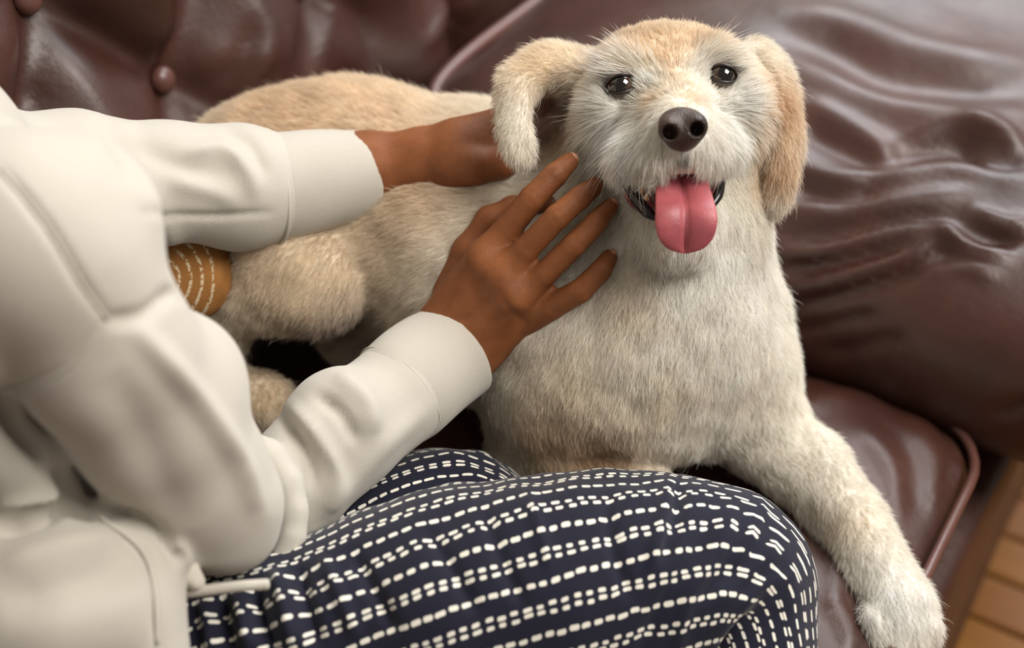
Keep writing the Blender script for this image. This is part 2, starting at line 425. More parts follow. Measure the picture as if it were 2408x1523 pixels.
vc = sculpt(vc, nc, [
    ([(1860, 880), (1960, 860), (2060, 905)], 22, -0.004), ([(1880, 960), (1990, 930), (2080, 960)], 20, 0.004),
    ([(2010, 1000), (2090, 1090), (2110, 1230)], 16, 0.004), ([(2050, 960), (2140, 1060), (2160, 1200)], 14, -0.003),
    ([(2140, 980), (2195, 1080), (2185, 1220)], 12, 0.003), ([(2190, 970), (2240, 1060), (2230, 1140)], 9, -0.003),
    ([(1900, 1190), (1960, 1300), (1970, 1420)], 18, 0.004), ([(1940, 1400), (1985, 1460), (2000, 1540)], 18, 0.005),
    ([(2000, 1150), (2060, 1250), (2090, 1330)], 14, -0.004), ([(1240, 1050), (1500, 1130), (1800, 1120)], 60, -0.006)])
seat_a = mesh_obj('seat_cushion', W(vc), q, M_leather, sofa)
tag(seat_a, 'flat piped leather seat cushion')
pp = rr_path(A['s0'] - 0.001, A['s1'] + 0.001, A['w0'] - 0.002, A['w1'] + 0.001, A['R'], 0.0005)
tube_obj('piping', SW(pp), 0.0037, M_piping, seat_a)
tube_obj('piping', SW(pp + np.array([0, 0, -0.14])), 0.0037, M_piping, seat_a)

# plump cushion beyond it
ca, cb, cc = (0.36, 0.325, 0.135); cen = np.array([0.345, 0.225, 0.035]); pw = 3.0
F = Field(cen - (0.42, 0.34, 0.19), cen + (0.42, 0.34, 0.19), 0.0065)
sl, X, Y, Z = F.blk(F.lo, F.lo + F.n * F.h)
x, y, z = np.abs(X - cen[0]) / ca, np.abs(Y - cen[1]) / cb, np.abs(Z - cen[2]) / cc
g = ((x ** 14 + y ** 14) ** (2.4 / 14) + z ** 2.4) ** (1 / 2.4)
F.f = ((g - 1) * cc).astype(np.float32)
v, q, n = F.mesh(); v = relax(v, q, 2)
v = v + n * (noise(v + 2, 7) * 0.006 + noise(v * np.array([1, .5, 1]) + 4, 16) * 0.003)[:, None]
vc = Cc(SW(v)); nc = vnormals(vc, q)
FOLDS = [
    ([(1830, 70), (1960, 110), (2080, 175), (2240, 200), (2420, 215)], 42, -0.010), ([(1800, 30), (1980, 50), (2180, 120), (2420, 160)], 34, 0.006),
    ([(1860, 150), (2000, 220), (2150, 260), (2420, 270)], 36, 0.007),
    ([(1880, 300), (1980, 350), (2080, 395)], 28, -0.007), ([(1890, 240), (2020, 310), (2110, 380)], 26, 0.006),
    ([(2080, 380), (2200, 350), (2330, 350)], 26, -0.008), ([(2130, 330), (2260, 300), (2400, 330)], 24, 0.006),
    ([(1850, 380), (1960, 420), (2080, 415), (2250, 400), (2410, 420)], 26, 0.006),
    ([(1850, 430), (1980, 470), (2080, 440)], 26, -0.006), ([(1830, 500), (1960, 490), (2100, 480), (2300, 450)], 24, 0.006),
    ([(1830, 560), (1960, 545), (2120, 520), (2260, 510)], 20, -0.006), ([(1830, 600), (1960, 590), (2100, 545), (2240, 520)], 18, 0.007),
    ([(1835, 640), (1980, 610), (2120, 575)], 18, -0.007), ([(1840, 690), (2000, 650), (2130, 610), (2210, 555), (2310, 545)], 18, 0.009),
    ([(1850, 730), (2020, 680), (2140, 640), (2230, 610), (2320, 610)], 18, -0.007), ([(2210, 545), (2290, 590), (2370, 605)], 16, 0.008),
    ([(2250, 530), (2320, 560), (2400, 560)], 16, -0.009), ([(2290, 500), (2370, 530), (2420, 520)], 16, 0.008),
    ([(2150, 640), (2250, 620), (2340, 650)], 20, 0.005), ([(1850, 780), (1940, 765), (2050, 730)], 14, -0.006),
    ([(1940, 830), (2040, 810), (2120, 780)], 14, -0.005), ([(2260, 290), (2340, 310), (2410, 360)], 18, 0.006), ([(2250, 350), (2330, 390), (2420, 380)], 18, -0.006),
    ([(2330, 975), (2370, 965), (2420, 945)], 12, -0.004)]
vc = sculpt(vc, nc, FOLDS)
seat_b = mesh_obj('plump_cushion', W(vc), q, M_leather, sofa)
tag(seat_b, 'plump wrinkled leather cushion at the far end')
zt = lambda s_, w_: cen[2] + cc * max(0.0, 1 - ((abs(s_ - cen[0]) / ca) ** 14 + (abs(w_ - cen[1]) / cb) ** 14) ** (2.4 / 14)) ** (1 / 2.4)
pp = []
for s_ in np.linspace(0.02, 0.66, 60):
    e = 0.93 - 0.006 * math.sin(s_ * 25)
    rem = max(0.0, (e ** 14) - (abs(s_ - cen[0]) / ca) ** 14) ** (1 / 14)
    w_ = cen[1] + cb * rem
    pp.append((s_, w_, zt(s_, w_) + 0.003 + 0.004 * math.sin(s_ * 17)))
tube_obj('piping', SW(np.array(pp)), 0.0062, M_piping, seat_b)

# base
def boxmesh(s0, s1, w0, w1, t0, t1, r=0.012):
    F = Field((s0 - .03, w0 - .03, t0 - .03), (s1 + .03, w1 + .03, t1 + .03), 0.012); sl, X, Y, Z = F.blk(F.lo, F.lo + F.n * F.h)
    q = rrect(X, Y, s0, s1, w0, w1, 0.03) + 0 * Z
    F.f = smax(smax(q, Z - t1, 2 * r), t0 - Z, 2 * r).astype(np.float32); v, q, n = F.mesh(); return relax(v, q, 1), q, n
v, q, n = boxmesh(-1.15, 0.95, -0.020, 0.86, -0.40, -0.062)
v = v + n * (noise(v, 12) * 0.003)[:, None]
base = mesh_obj('base', SW(v), q, M_leather, sofa)
M_wood = plain('dark_wood', srgb(52, 34, 24), 0.4)
for s_, w_ in ((-1.08, 0.06), (0.88, 0.06), (-1.08, 0.78), (0.88, 0.78)):
    p = SW((s_, w_, 0)); v, f = tube([(p[0], p[1], 0.0), (p[0], p[1], 0.03), (p[0], p[1], 0.06)], [0.022, 0.03, 0.032], 14); mesh_obj('foot', v, f, M_wood, sofa)

# tufted back: picture positions of two buttons fix the diamond lattice
W0, LEAN = 0.575, 0.22
def hit_back(px, py):
    r = ROT @ V(px, py, 1.0); o = WS(CAM); d = SROT.T @ r
    k = (W0 + LEAN * o[2] - o[1]) / (d[1] - LEAN * d[2]); p = o + d * k; return p[0], p[2]
bA, bB = hit_back(85, 5), hit_back(402, 195)
DS, DT = 2 * abs(bB[0] - bA[0]), abs(bA[1] - bB[1])
print('lattice', bA, bB, DS, DT)
s_ax = np.arange(-1.1, 0.95, 0.006); prof = []
for t in np.arange(-0.10, 0.40, 0.006): prof.append((W0 + LEAN * t, t, 1.0))
cx, ct = W0 + LEAN * 0.40 + 0.075, 0.40
for a in np.linspace(180, 0, 26)[0:]: prof.append((cx + 0.075 * math.cos(math.radians(a)), ct + 0.075 * math.sin(math.radians(a)), max(0, (a - 100) / 80)))
for t in np.linspace(0.39, -0.10, 14): prof.append((cx + 0.075, t, 0.0))
prof = np.array(prof); Sg, Ig = np.meshgrid(s_ax, np.arange(len(prof)), indexing='ij')
Tg = prof[Ig, 1]; Wg = prof[Ig, 0]; Fg = prof[Ig, 2]
a_ = (Sg - bB[0]) / (DS / 2); b_ = (Tg - bB[1]) / DT
u1, u2 = (a_ + b_) / 2, (a_ - b_) / 2                      # buttons at integer (u1, u2)
d1, d2 = np.abs(u1 - np.round(u1)), np.abs(u2 - np.round(u2))
low = np.clip(-b_, 0, 1)                                   # below the bottom row the pleats run straight down
dm = np.minimum(d1, d2); dm_low = np.minimum(np.abs(a_ / 2 - np.round(a_ / 2)), 1) * 0.9
dm = dm * (1 - low) + dm_low * low
puff = 0.058 * np.clip(dm / 0.42, 0, 1) ** 0.55
hub = np.sqrt(((u1 - np.round(u1)) ** 2 + (u2 - np.round(u2)) ** 2)) ; hub = np.where(b_ < -0.5, 1, hub)
puff = puff * np.clip(hub / 0.30, 0.05, 1) ** 0.6
P3 = np.stack([Sg, Wg, Tg], -1)
puff = puff + (noise(P3 * np.array([1, 1, .5]) + 7, 26) * 0.0016 + noise(P3 + 1, 9) * 0.004) * np.clip(dm / 0.1, 0, 1)
Wf = Wg - (puff - 0.018) * Fg
Tf = Tg - (puff - 0.018) * (1 - Fg) * 0
v = np.stack([Sg, Wf, Tf], -1).reshape(-1, 3); m = len(prof)
ii, jj = np.meshgrid(np.arange(len(s_ax) - 1), np.arange(m - 1), indexing='ij'); k0 = (ii * m + jj).ravel()
q = np.stack([k0, k0 + 1, k0 + m + 1, k0 + m], 1)
vc = relax(Cc(SW(v)), q, 4); nc = vnormals(vc, q)
if nc[:, 2].mean() < 0: q = q[:, ::-1]; nc = -nc
vc = sculpt(vc, nc, [([(84, 40), (88, 120), (75, 260)], 5, -0.006), ([(830, 0), (860, 90), (885, 175)], 12, -0.004),
    ([(600, 60), (560, 150), (510, 200)], 18, -0.006), ([(640, 110), (600, 190), (580, 240)], 14, 0.004), ([(790, 0), (770, 90), (740, 170)], 14, 0.003),
    ([(1040, 0), (1030, 60), (1000, 110)], 9, 0.008), ([(1075, 0), (1060, 60), (1045, 90)], 9, 0.008), ([(1110, 0), (1095, 50)], 9, 0.006)])
back = mesh_obj('backrest', W(vc), q, M_leather, sofa)
tag(back, 'deep diamond-tufted leather backrest')
bv, bf = [], []
for i in range(7):
    for j in range(14):
        a, e = 2 * math.pi * j / 14, math.pi / 2 * i / 6
        bv.append((0.0108 * math.cos(e) * math.cos(a), 0.0108 * math.cos(e) * math.sin(a), 0.008 * math.sin(e)))
for i in range(6):
    for j in range(14): bf.append((i * 14 + j, i * 14 + (j + 1) % 14, (i + 1) * 14 + (j + 1) % 14, (i + 1) * 14 + j))
bme = bpy.data.meshes.new('button'); bme.from_pydata(bv, [], bf); bme.materials.append(M_piping)
bme.polygons.foreach_set('use_smooth', [True] * len(bf))
for row in range(0, 3):
    for k in range(-8, 9):
        if (k + row) % 2: continue
        s_, t_ = bB[0] + k * DS / 2, bB[1] + row * DT
        if not (-1.0 < s_ < 0.85) or t_ > 0.40: continue
        o = bpy.data.objects.new('button', bme); link(o, back); p = SW((s_, W0 + LEAN * t_ + 0.008, t_))
        o.location = Vector(o.location) + Vector(p)
        o.rotation_euler = Vector(-V3 + np.array([0, 0, LEAN])).to_track_quat('Z', 'Y').to_euler()
# ------------------------------------------------------------------ dog
D = Field(V(2300, 1640, 1.25) * np.array([0, 0, 1]) + np.array([-0.33, -0.25, 0]), (0.31, 0.215, -0.76), 0.0028)
def seatd(px, py, t): return dz(px, py, t)
# trunk, from rump to chest
D.chain([(640, 470, 1.055, 240), (800, 470, 1.055, 262), (1000, 520, 1.035, 255), (1180, 640, 1.01, 262), (1400, 780, 0.985, 285)], 0.03)
D.blob(1490, 840, 0.985, 325, 250, 250, 0, 0.03)
D.blob(1560, 740, 0.965, 240, 260, 200, 0, 0.03)
D.blob(1690, 820, 0.985, 140, 210, 170, 0, 0.03)
D.blob(1345, 900, 0.965, 175, 165, 160, 20, 0.025)                          # shoulder on the folded side
# neck
D.chain([(1540, 700, 0.955, 240), (1570, 520, 0.95, 205), (1590, 330, 0.945, 185)], 0.03)
D.chain([(1150, 480, 1.03, 215), (1420, 480, 0.985, 200)], 0.03)
# haunch, hind leg, hind paw
D.blob(700, 640, 0.985, 175, 150, 150, -20, 0.012)
D.chain([(560, 690, 0.985, 85), (490, 780, 1.0, 70), (490, 890, 1.005, 55), (600, 940, 1.0, 48), (640, 955, 1.0, 45)], 0.015)
D.blob(625, 955, 1.0, 62, 55, 50, 35, 0.01)
D.chain([(640, 930, 0.995, 20), (672, 975, 0.992, 19)], 0.004); D.chain([(610, 945, 0.99, 20), (640, 990, 0.985, 19)], 0.004)
# belly / groin
D.blob(850, 700, 1.05, 130, 160, 130, 0, 0.02)
# folded foreleg
D.chain([(1255, 960, 0.975, 105), (1235, 1060, 0.985, 78), (1330, 1090, 0.965, 60), (1450, 1115, 0.957, 48), (1530, 1140, 0.95, 44)], 0.014)
# stretched foreleg and paw
D.chain([(1740, 900, 0.99, 135), (1806, 1030, 0.99, 90), (1905, 1110, 0.985, 84), (1990, 1215, 0.972, 75), (2045, 1320, 0.957, 70), (2090, 1400, 0.945, 74)], 0.016)
D.blob(2118, 1450, 0.935, 80, 92, 70, 25, 0.012)
for tx, ty, r in ((2068, 1502, 27), (2112, 1524, 30), (2156, 1512, 29), (2186, 1474, 25)):
    D.chain([(tx - 20, ty - 55, 0.924, r), (tx, ty, 0.924, r), (tx + 6, ty + 28, 0.932, r * 0.85)], 0.003)
# head
D.blob(1578, 240, 0.935, 194, 166, 175, -6, 0.02)
D.blob(1575, 168, 0.925, 160, 92, 120, -6, 0.02)
D.blob(1452, 300, 0.915, 92, 125, 95, 10, 0.02); D.blob(1735, 275, 0.915, 78, 110, 95, -10, 0.02)
D.ball(1468, 165, 0.897, 62, 0.012); D.ball(1682, 143, 0.897, 60, 0.012)    # brows
D.ball(1440, 255, 0.893, 55, 0.012); D.ball(1725, 230, 0.893, 52, 0.012)
D.chain([(1583, 230, 0.895, 82), (1600, 285, 0.845, 62)], 0.016)              # bridge
D.chain([(1590, 330, 0.895, 118), (1603, 335, 0.838, 70)], 0.018)             # upper jaw
D.blob(1520, 362, 0.862, 74, 58, 62, 18, 0.012); D.blob(1672, 345, 0.862, 66, 56, 60, -16, 0.012)
D.ball(1555, 372, 0.843, 48, 0.008); D.ball(1648, 362, 0.843, 46, 0.008)      # lips under the nose
# lower jaw and mouth
D.chain([(1580, 450, 0.915, 118), (1600, 520, 0.885, 82), (1606, 560, 0.872, 60)], 0.015)
D.blob(1578, 446, 0.862, 104, 52, 66, -2, 0.006, True)
D.blob(1590, 470, 0.850, 84, 56, 52, 0, 0.006, True)
# eye sockets
EYES = [(1459, 203, 0.8835, 38), (1697, 179, 0.8835, 35)]
for ex, ey, ed, er in EYES: D.ball(ex, ey, ed - 0.004, er * 0.80, 0.004, True)
# ears: rows of thin overlapping lenses
def ear(rows, n=5, k=0.006):
    R = np.array(rows, float); t = np.linspace(0, len(R) - 1, (len(R) - 1) * n + 1)
    for row in np.stack([np.interp(t, np.arange(len(R)), R[:, i]) for i in range(8)], 1): D.blob(*row[:6], row[6], k, False, row[7])
D.chain([(1370, 175, 0.945, 60), (1310, 160, 0.935, 44)], 0.012)
ear([(1335, 168, .935, 46, 46, 22, 0, 0), (1290, 154, .925, 44, 40, 18, 20, 0), (1242, 172, .915, 38, 40, 16, 30, 15), (1208, 218, .907, 31, 42, 14, 12, 25), (1201, 272, .902, 25, 42, 13, -5, 25), (1213, 326, .900, 21, 36, 12, -15, 20), (1234, 370, .900, 16, 22, 11, -20, 15)])
D.blob(1285, 270, 0.952, 60, 95, 24, 0, 0.012)
ear([(1772, 140, .938, 46, 44, 30, -30, 0), (1806, 172, .928, 42, 44, 20, -25, -20), (1832, 225, .920, 38, 48, 17, -12, -28), (1846, 285, .915, 33, 48, 16, -4, -28), (1848, 345, .912, 29, 46, 15, 4, -25), (1841, 400, .912, 24, 42, 14, 8, -20), (1830, 445, .914, 18, 34, 12, 14, -15), (1822, 470, .915, 12, 20, 10, 14, -15)])
dv, dq, dn = D.mesh(); dv = relax(dv, dq, 2); dn = vnormals(dv, dq)
away = np.clip((np.linalg.norm(dv - V(1585, 270, .90), axis=1) - 0.075) / 0.03, 0, 1)
dv = dv + dn * ((noise(dv + 2, 34) * 0.0030 + noise(dv + 6, 75) * 0.0016) * away)[:, None]; dn = vnormals(dv, dq)
print('dog verts', len(dv))

TAN = np.array([.77, .56, .36]); GOLD = np.array([.66, .41, .19]); CREAM = np.array([.93, .88, .79]); WHITE = np.array([.97, .95, .90])
PINK = np.array(srgb(118, 78, 66)[:3]); BUFF = np.array([.85, .71, .53]); DARK = np.array(srgb(50, 40, 36)[:3])
PATCH = [  # colour, (px, py, depth, radius px), strength
    (BUFF, (750, 330, 1.0, 420), 1.0), (TAN, (640, 250, 1.0, 180), .6), (TAN, (900, 240, 0.97, 130), .45), (BUFF, (700, 640, .95, 200), .9), (GOLD, (1000, 480, .96, 110), .45),
    (CREAM, (1150, 640, .95, 200), .6), (CREAM, (1500, 850, .9, 330), .9), (WHITE, (1700, 700, .92, 170), .6), (WHITE, (1600, 610, .9, 110), .7),
    (BUFF, (1300, 1050, .93, 130), .7), (TAN, (1400, 1110, .94, 110), .9), (TAN, (1260, 1040, .93, 70), .5), (CREAM, (1850, 1100, .96, 160), .6), (BUFF, (2000, 1230, .95, 60), .4), (WHITE, (2110, 1440, .9, 120), 1),
    (BUFF, (1580, 90, .88, 200), 1), (TAN, (1590, 90, .87, 80), .35), (GOLD, (1580, 120, .865, 34), .9), (GOLD, (1590, 165, .86, 26), .7),
    (WHITE, (1455, 170, .87, 62), .9), (WHITE, (1690, 150, .87, 58), .9), (WHITE, (1470, 330, .87, 100), 1), (WHITE, (1720, 300, .87, 90), 1), (WHITE, (1600, 340, .85, 100), .8),
    (TAN, (1535, 232, .85, 26), .6), (TAN, (1620, 232, .84, 28), .6), (WHITE, (1530, 180, .87, 38), .8), (WHITE, (1640, 160, .87, 38), .7),
    (TAN, (1320, 300, .93, 55), .8), (BUFF, (1260, 150, .91, 90), .9), (CREAM, (1200, 300, .9, 70), .7), (PINK, (1283, 250, .945, 46), 1), (PINK, (1278, 310, .945, 34), .9),
    (TAN, (1840, 250, .9, 90), 1), (TAN, (1840, 400, .9, 70), .9), (TAN, (1790, 330, .93, 50), .6), (TAN, (1760, 430, .93, 50), .5), (CREAM, (1826, 480, .91, 20), .5),
    (BUFF, (1480, 720, .9, 70), .35), (BUFF, (1330, 900, .92, 90), .4), (BUFF, (1560, 960, .9, 80), .35), (TAN, (1480, 80, .9, 70), .5), (TAN, (1680, 75, .9, 60), .45), (WHITE, (1430, 250, .88, 60), .9), (WHITE, (1735, 225, .88, 55), .9), (TAN, (1400, 110, .9, 60), .5), (PINK, (800, 790, 1.0, 80), .8), (BUFF, (620, 930, .99, 80), 1)]
def coatcol(p):
    c = np.tile(CREAM, (len(p), 1))
    for cl, (px, py, d, r), st in PATCH:
        r3 = r * d / FPX; q = p - V(px, py, d); w_ = st * np.exp(-((q[:, :2] ** 2).sum(1) + (q[:, 2] * 0.6) ** 2) / r3 ** 2)[:, None]
        c = c * (1 - w_) + cl * w_
    return c
dcol = coatcol(dv)
for ex, ey, ed, er in EYES:                                   # dark rims round the eyes
    r = np.linalg.norm(dv - V(ex, ey, ed), axis=1); w_ = np.clip(1 - (r - 0.0096) / 0.0012, 0, 1)[:, None]; dcol = dcol * (1 - w_) + DARK * w_
pv = pix(dv)
mm = ((pv[:, 0] - 1578) / 128) ** 2 + ((pv[:, 1] - 455) / 66) ** 2
ln = dn[:, 2]
rest = SW((-0.3, 0.2, 0)); dog = empty('dog', (*W(V(1400, 1000, 1.0))[:2], SEAT))
tag(dog, 'cream and white scruffy dog lying on the sofa, panting with its tongue out', 'dog')
body_ob = mesh_obj('body', W(dv), dq, M_coat, dog, True, None, dcol * 0.82)  # base colour darkened to stand in for shade between the hairs

# eyes
def eye_mat():
    m = Mat('dog_eye'); g = m.node('ShaderNodeTexGradient', gradient_type='SPHERICAL')
    d = m.node('ShaderNodeVectorMath', operation='LENGTH'); m.t.links.new(m.tc.outputs['UV'], d.inputs[0])
    m.base(m.ramp(d.outputs['Value'], [(0.0, srgb(6, 5, 5)), (0.36, srgb(8, 6, 5)), (0.44, srgb(58, 36, 22)), (0.72, srgb(40, 25, 16)), (0.82, srgb(14, 10, 8)), (1.0, srgb(20, 14, 12))]), 0.05, 0.6, Coat_Weight=1.0, Coat_Roughness=0.02)
    return m.m
M_eye = eye_mat(); M_lidskin = plain('pale_eyelid', (0.16, 0.12, 0.10, 1), 0.6, 0.3); M_lid = plain('dark_eyelid', srgb(36, 28, 26), 0.35, 0.5)
def ball_mesh(c, r, axis, nu=28, nv=18):
    ax = axis / np.linalg.norm(axis); e1 = np.cross(ax, (0, 1.0, 0)); e1 /= np.linalg.norm(e1); e2 = np.cross(ax, e1); v, uv, f = [], [], []
    for i in range(nv + 1):
        th = math.pi * i / nv
        for j in range(nu):
            a = 2 * math.pi * j / nu; rho = min(1.0, th / (math.pi / 2))
            v.append(c + r * (math.cos(th) * ax + math.sin(th) * (math.cos(a) * e1 + math.sin(a) * e2))); uv.append((rho * math.cos(a), rho * math.sin(a)))
    for i in range(nv):
        for j in range(nu): f.append((i * nu + j, i * nu + (j + 1) % nu, (i + 1) * nu + (j + 1) % nu, (i + 1) * nu + j))
    return np.array(v), f, uv
for k, (ex, ey, ed, er) in enumerate(EYES):
    c = V(ex, ey, ed); ax = np.array([-0.18 if k == 0 else 0.16, 0.05, 1.0]); r = 0.0092 if k == 0 else 0.0086
    v, f, uv = ball_mesh(c, r, ax); eye = mesh_obj('eye', W(v), f, M_eye, dog, True, uv)
    for s_ in (1, -1):                                         # upper and lower lid: shell over the ball, dark rim
        rim, lv, lf = [], [], []; NA, NB = 25, 7
        for i, a in enumerate(np.linspace(-1, 1, NA)):
            x = 1.0 * math.sin(a * math.pi / 2); y0 = s_ * (0.62 if s_ > 0 else 0.56) * math.cos(a * math.pi / 2) + (0.16 if k == 0 else -0.10) * x * 1.0
            for j in range(NB):
                y = y0 + s_ * j * 0.07; q2 = math.sqrt(x * x + y * y); cl = min(1.0, 1.02 / max(q2, 1e-6)); X_, Y_ = x * cl, y * cl
                R_ = 1.05 - 0.01 * j; p = c + r * np.array([X_ * R_, Y_ * R_, math.sqrt(max(0.0, 1.06 - min(1.06, X_ * X_ + Y_ * Y_))) * R_]); lv.append(p)
                if j == 0: rim.append(p)
        for i in range(NA - 1):
            for j in range(NB - 1):
                q_ = (i * NB + j, (i + 1) * NB + j, (i + 1) * NB + j + 1, i * NB + j + 1); lf.append(q_ if s_ > 0 else q_[::-1])
        lid = mesh_obj('eyelid', W(np.array(lv)), lf, M_lidskin, eye)
        tube_obj('lid_rim', W(np.array(rim)), np.interp(np.linspace(0, 1, NA), [0, .5, 1], [.0005, .0010, .0005]), M_lid, eye)

# nose
Nf = Field(V(1605, 305, 0.825) - 0.028, V(1605, 305, 0.825) + 0.028, 0.0008)
Nf.blob(1605, 292, 0.822, 57, 40, 50, -4, 0.006); Nf.blob(1604, 320, 0.820, 40, 36, 44, 0, 0.008)
Nf.blob(1573, 303, 0.812, 26, 30, 30, 0, 0.005); Nf.blob(1638, 297, 0.812, 26, 30, 30, 0, 0.005)
Nf.blob(1576, 311, 0.807, 19, 17, 44, -25, 0.002, True); Nf.blob(1639, 303, 0.807, 17, 17, 44, 25, 0.002, True)
Nf.chain([(1560, 322, 0.803, 5), (1574, 316, 0.800, 9)], 0.002, True); Nf.chain([(1652, 314, 0.803, 5), (1638, 310, 0.800, 9)], 0.002, True)
Nf.chain([(1606, 318, 0.7985, 4), (1607, 356, 0.806, 5)], 0.003, True)
nm = Mat('dog_nose'); nm.base(nm.ramp(nm.noise(60, 3), [(0.3, srgb(46, 35, 32)), (0.7, srgb(74, 57, 51))]), 0.42, 0.5)
vo = nm.node('ShaderNodeTexVoronoi', Scale=900.0); nm.t.links.new(nm.tc.outputs['Object'], vo.inputs['Vector']); nm.norm(nm.bump(vo.outputs['Distance'], 0.5, 0.0008))
v, q, n = Nf.mesh(); v = relax(v, q, 1); nose = mesh_obj('nose', W(v), q, nm.m, dog)

# mouth: dark lining, lips, teeth, tongue
ml = Mat('mouth_lining'); ml.base(ml.ramp(ml.noise(90, 3), [(0.35, srgb(90, 40, 40)), (0.65, srgb(170, 96, 92))]), 0.25, 0.5, Coat_Weight=0.4)
Mf = Field(V(1580, 455, 0.885) - 0.045, V(1580, 455, 0.885) + 0.045, 0.0014)
Mf.blob(1580, 452, 0.880, 112, 66, 55, 0, 0.004); Mf.blob(1580, 446, 0.858, 100, 54, 66, -2, 0.004, True)
v, q, n = Mf.mesh(); mesh_obj('mouth_lining', W(relax(v, q, 1)), q, ml.m, dog)
M_lip = plain('black_lip', srgb(24, 20, 22), 0.22, 0.6)
def lip(pts, r): 
    P = smooth_line(np.array([V(*p) for p in pts]), 8); rr = np.interp(np.linspace(0, 1, len(P)), np.linspace(0, 1, len(r)), np.array(r) * 0.87 / FPX); tube_obj('lip', W(P), rr, M_lip, dog, 10)
lip([(1452, 404, .872), (1472, 432, .864), (1496, 468, .858), (1522, 498, .852), (1545, 512, .85)], [5, 10, 14, 14, 9])
lip([(1703, 402, .872), (1697, 430, .864), (1688, 460, .857), (1672, 486, .852)], [5, 9, 12, 8])
lip([(1452, 402, .870), (1500, 418, .852), (1550, 414, .842), (1600, 388, .836), (1650, 394, .842), (1703, 400, .870)], [4, 7, 7, 6, 7, 4])
M_tooth = plain('tooth', srgb(214, 178, 132), 0.3, 0.5)
for px, py, d, L, r, dx in ((1662, 412, .853, 22, 7, -2), (1676, 408, .856, 17, 6, -1), (1652, 418, .852, 20, 6, -1), (1520, 470, .853, -16, 6, 2), (1508, 452, .855, -13, 5, 2), (1664, 455, .851, -14, 6, 0)):
    P = np.linspace(V(px, py, d), V(px + dx, py + L, d - 0.002), 6); tube_obj('tooth', W(P), np.array([1, 1, .92, .75, .5, .15]) * r * d / FPX, M_tooth, dog, 8)
tm = Mat('tongue'); tm.base(tm.ramp(tm.noise(70, 4), [(0.3, srgb(150, 74, 82)), (0.7, srgb(184, 94, 100))]), 0.42, 0.5, Subsurface_Weight=0.2, Subsurface_Scale=0.006)
tm.norm(tm.bump(tm.noise(900, 3), 0.35, 0.0006))
ctr = smooth_line(np.array([(1600, 384, .862, 42, 12), (1600, 412, .847, 57, 13), (1604, 455, .838, 66, 14), (1609, 490, .829, 71, 14), (1611, 525, .827, 73, 13), (1612, 560, .829, 64, 12), (1612, 585, .832, 42, 9), (1612, 596, .834, 8, 3)], float), 5)
seg = 84; v, f = [], []
for i, (px, py, d, hw, th) in enumerate(ctr):
    for j in range(seg):
        a = 2 * math.pi * j / seg; x, z = math.cos(a), math.sin(a)
        x = math.copysign(abs(x) ** 0.8, x); zz = z * th - (13.0 * math.exp(-(x / 0.085) ** 2) + 9 * math.exp(-(x / 0.35) ** 2)) * (1 if z > 0 else 0) * min(1, hw / 60)
        curl = 5 * x * x
        p = V(px + x * hw + 3 * math.sin(py / 60), py, d) + np.array([0, 0, (zz + curl) * d / FPX]); v.append(p)
for i in range(len(ctr) - 1):
    for j in range(seg): f.append((i * seg + j, i * seg + (j + 1) % seg, (i + 1) * seg + (j + 1) % seg, (i + 1) * seg + j))
f.append(tuple((len(ctr) - 1) * seg + j for j in range(seg)))
tongue = mesh_obj('tongue', W(np.array(v)), f, tm.m, dog)
# ------------------------------------------------------------------ person: body
person = empty('person', (*W(V(150, 1500, 0.80))[:2], SEAT))
tag(person, 'person in a cream sweatshirt and navy dashed trousers petting the dog', 'person')
B = Field((-0.34, -0.235, -1.02), (0.085, 0.20, -0.60), 0.0016)
# near arm and hand: wrist, palm, four fingers, thumb
B.chain([(60, 640, .69, 110), (460, 1100, .79, 90), (590, 1195, .862, 55), (720, 1115, .872, 70), (950, 930, .91, 84), (1078, 795, .928, 80)], 0.012)
B.cone(V(1050, 770, .930), 66 * .93 / FPX, V(1105, 825, .930), 60 * .93 / FPX, 0.01)
MCP = [(1140, 606, .909), (1180, 648, .901), (1212, 697, .903), (1232, 748, .913)]
for (x, y, d), wx, wy, r in zip(MCP, (1058, 1074, 1090, 1106), (770, 788, 808, 826), (44, 46, 44, 40)):
    B.chain([(wx, wy, .930, 54), (x, y, d + .004, r)], 0.016)
B.chain([(1110, 700, .925, 62), (1180, 735, .926, 58)], 0.014)
HOFF = 0.016
FING = [
    [(1140, 606, .918, 38), (1196, 535, .912, 31), (1252, 466, .906, 29), (1305, 412, .908, 27), (1338, 381, .914, 21)],
    [(1180, 648, .910, 40), (1236, 588, .902, 29), (1310, 510, .896, 28), (1364, 464, .899, 26), (1400, 436, .906, 20)],
    [(1214, 700, .912, 38), (1280, 644, .904, 28), (1350, 575, .898, 27), (1402, 522, .900, 25), (1434, 486, .905, 19)],
    [(1236, 752, .922, 36), (1296, 722, .913, 29), (1364, 684, .905, 27), (1412, 636, .904, 24), (1432, 606, .908, 19)]]
FING = [[(a, b, c - HOFF * min(1, 0.55 + i * 0.2), r) for i, (a, b, c, r) in enumerate(f_)] for f_ in FING]
for f_ in FING: B.chain([(a, b, c, r + 2) for a, b, c, r in f_], 0.0012)
B.chain([(1165, 622, .909, 30), (1208, 562, .903, 24)], 0.004); B.chain([(1196, 675, .902, 30), (1248, 628, .896, 22)], 0.004); B.chain([(1224, 728, .910, 30), (1288, 684, .902, 22)], 0.004)
for k_ in (0, 1, 2): B.ball(*FING[k_][0][:2], FING[k_][0][2] - .006, 26, 0.014)
B.chain([(1062, 690, .938, 46), (1098, 590, .932, 34), (1150, 516, .930, 30), (1205, 490, .930, 27), (1288, 478, .926, 21)], 0.005)   # thumb, behind the index finger
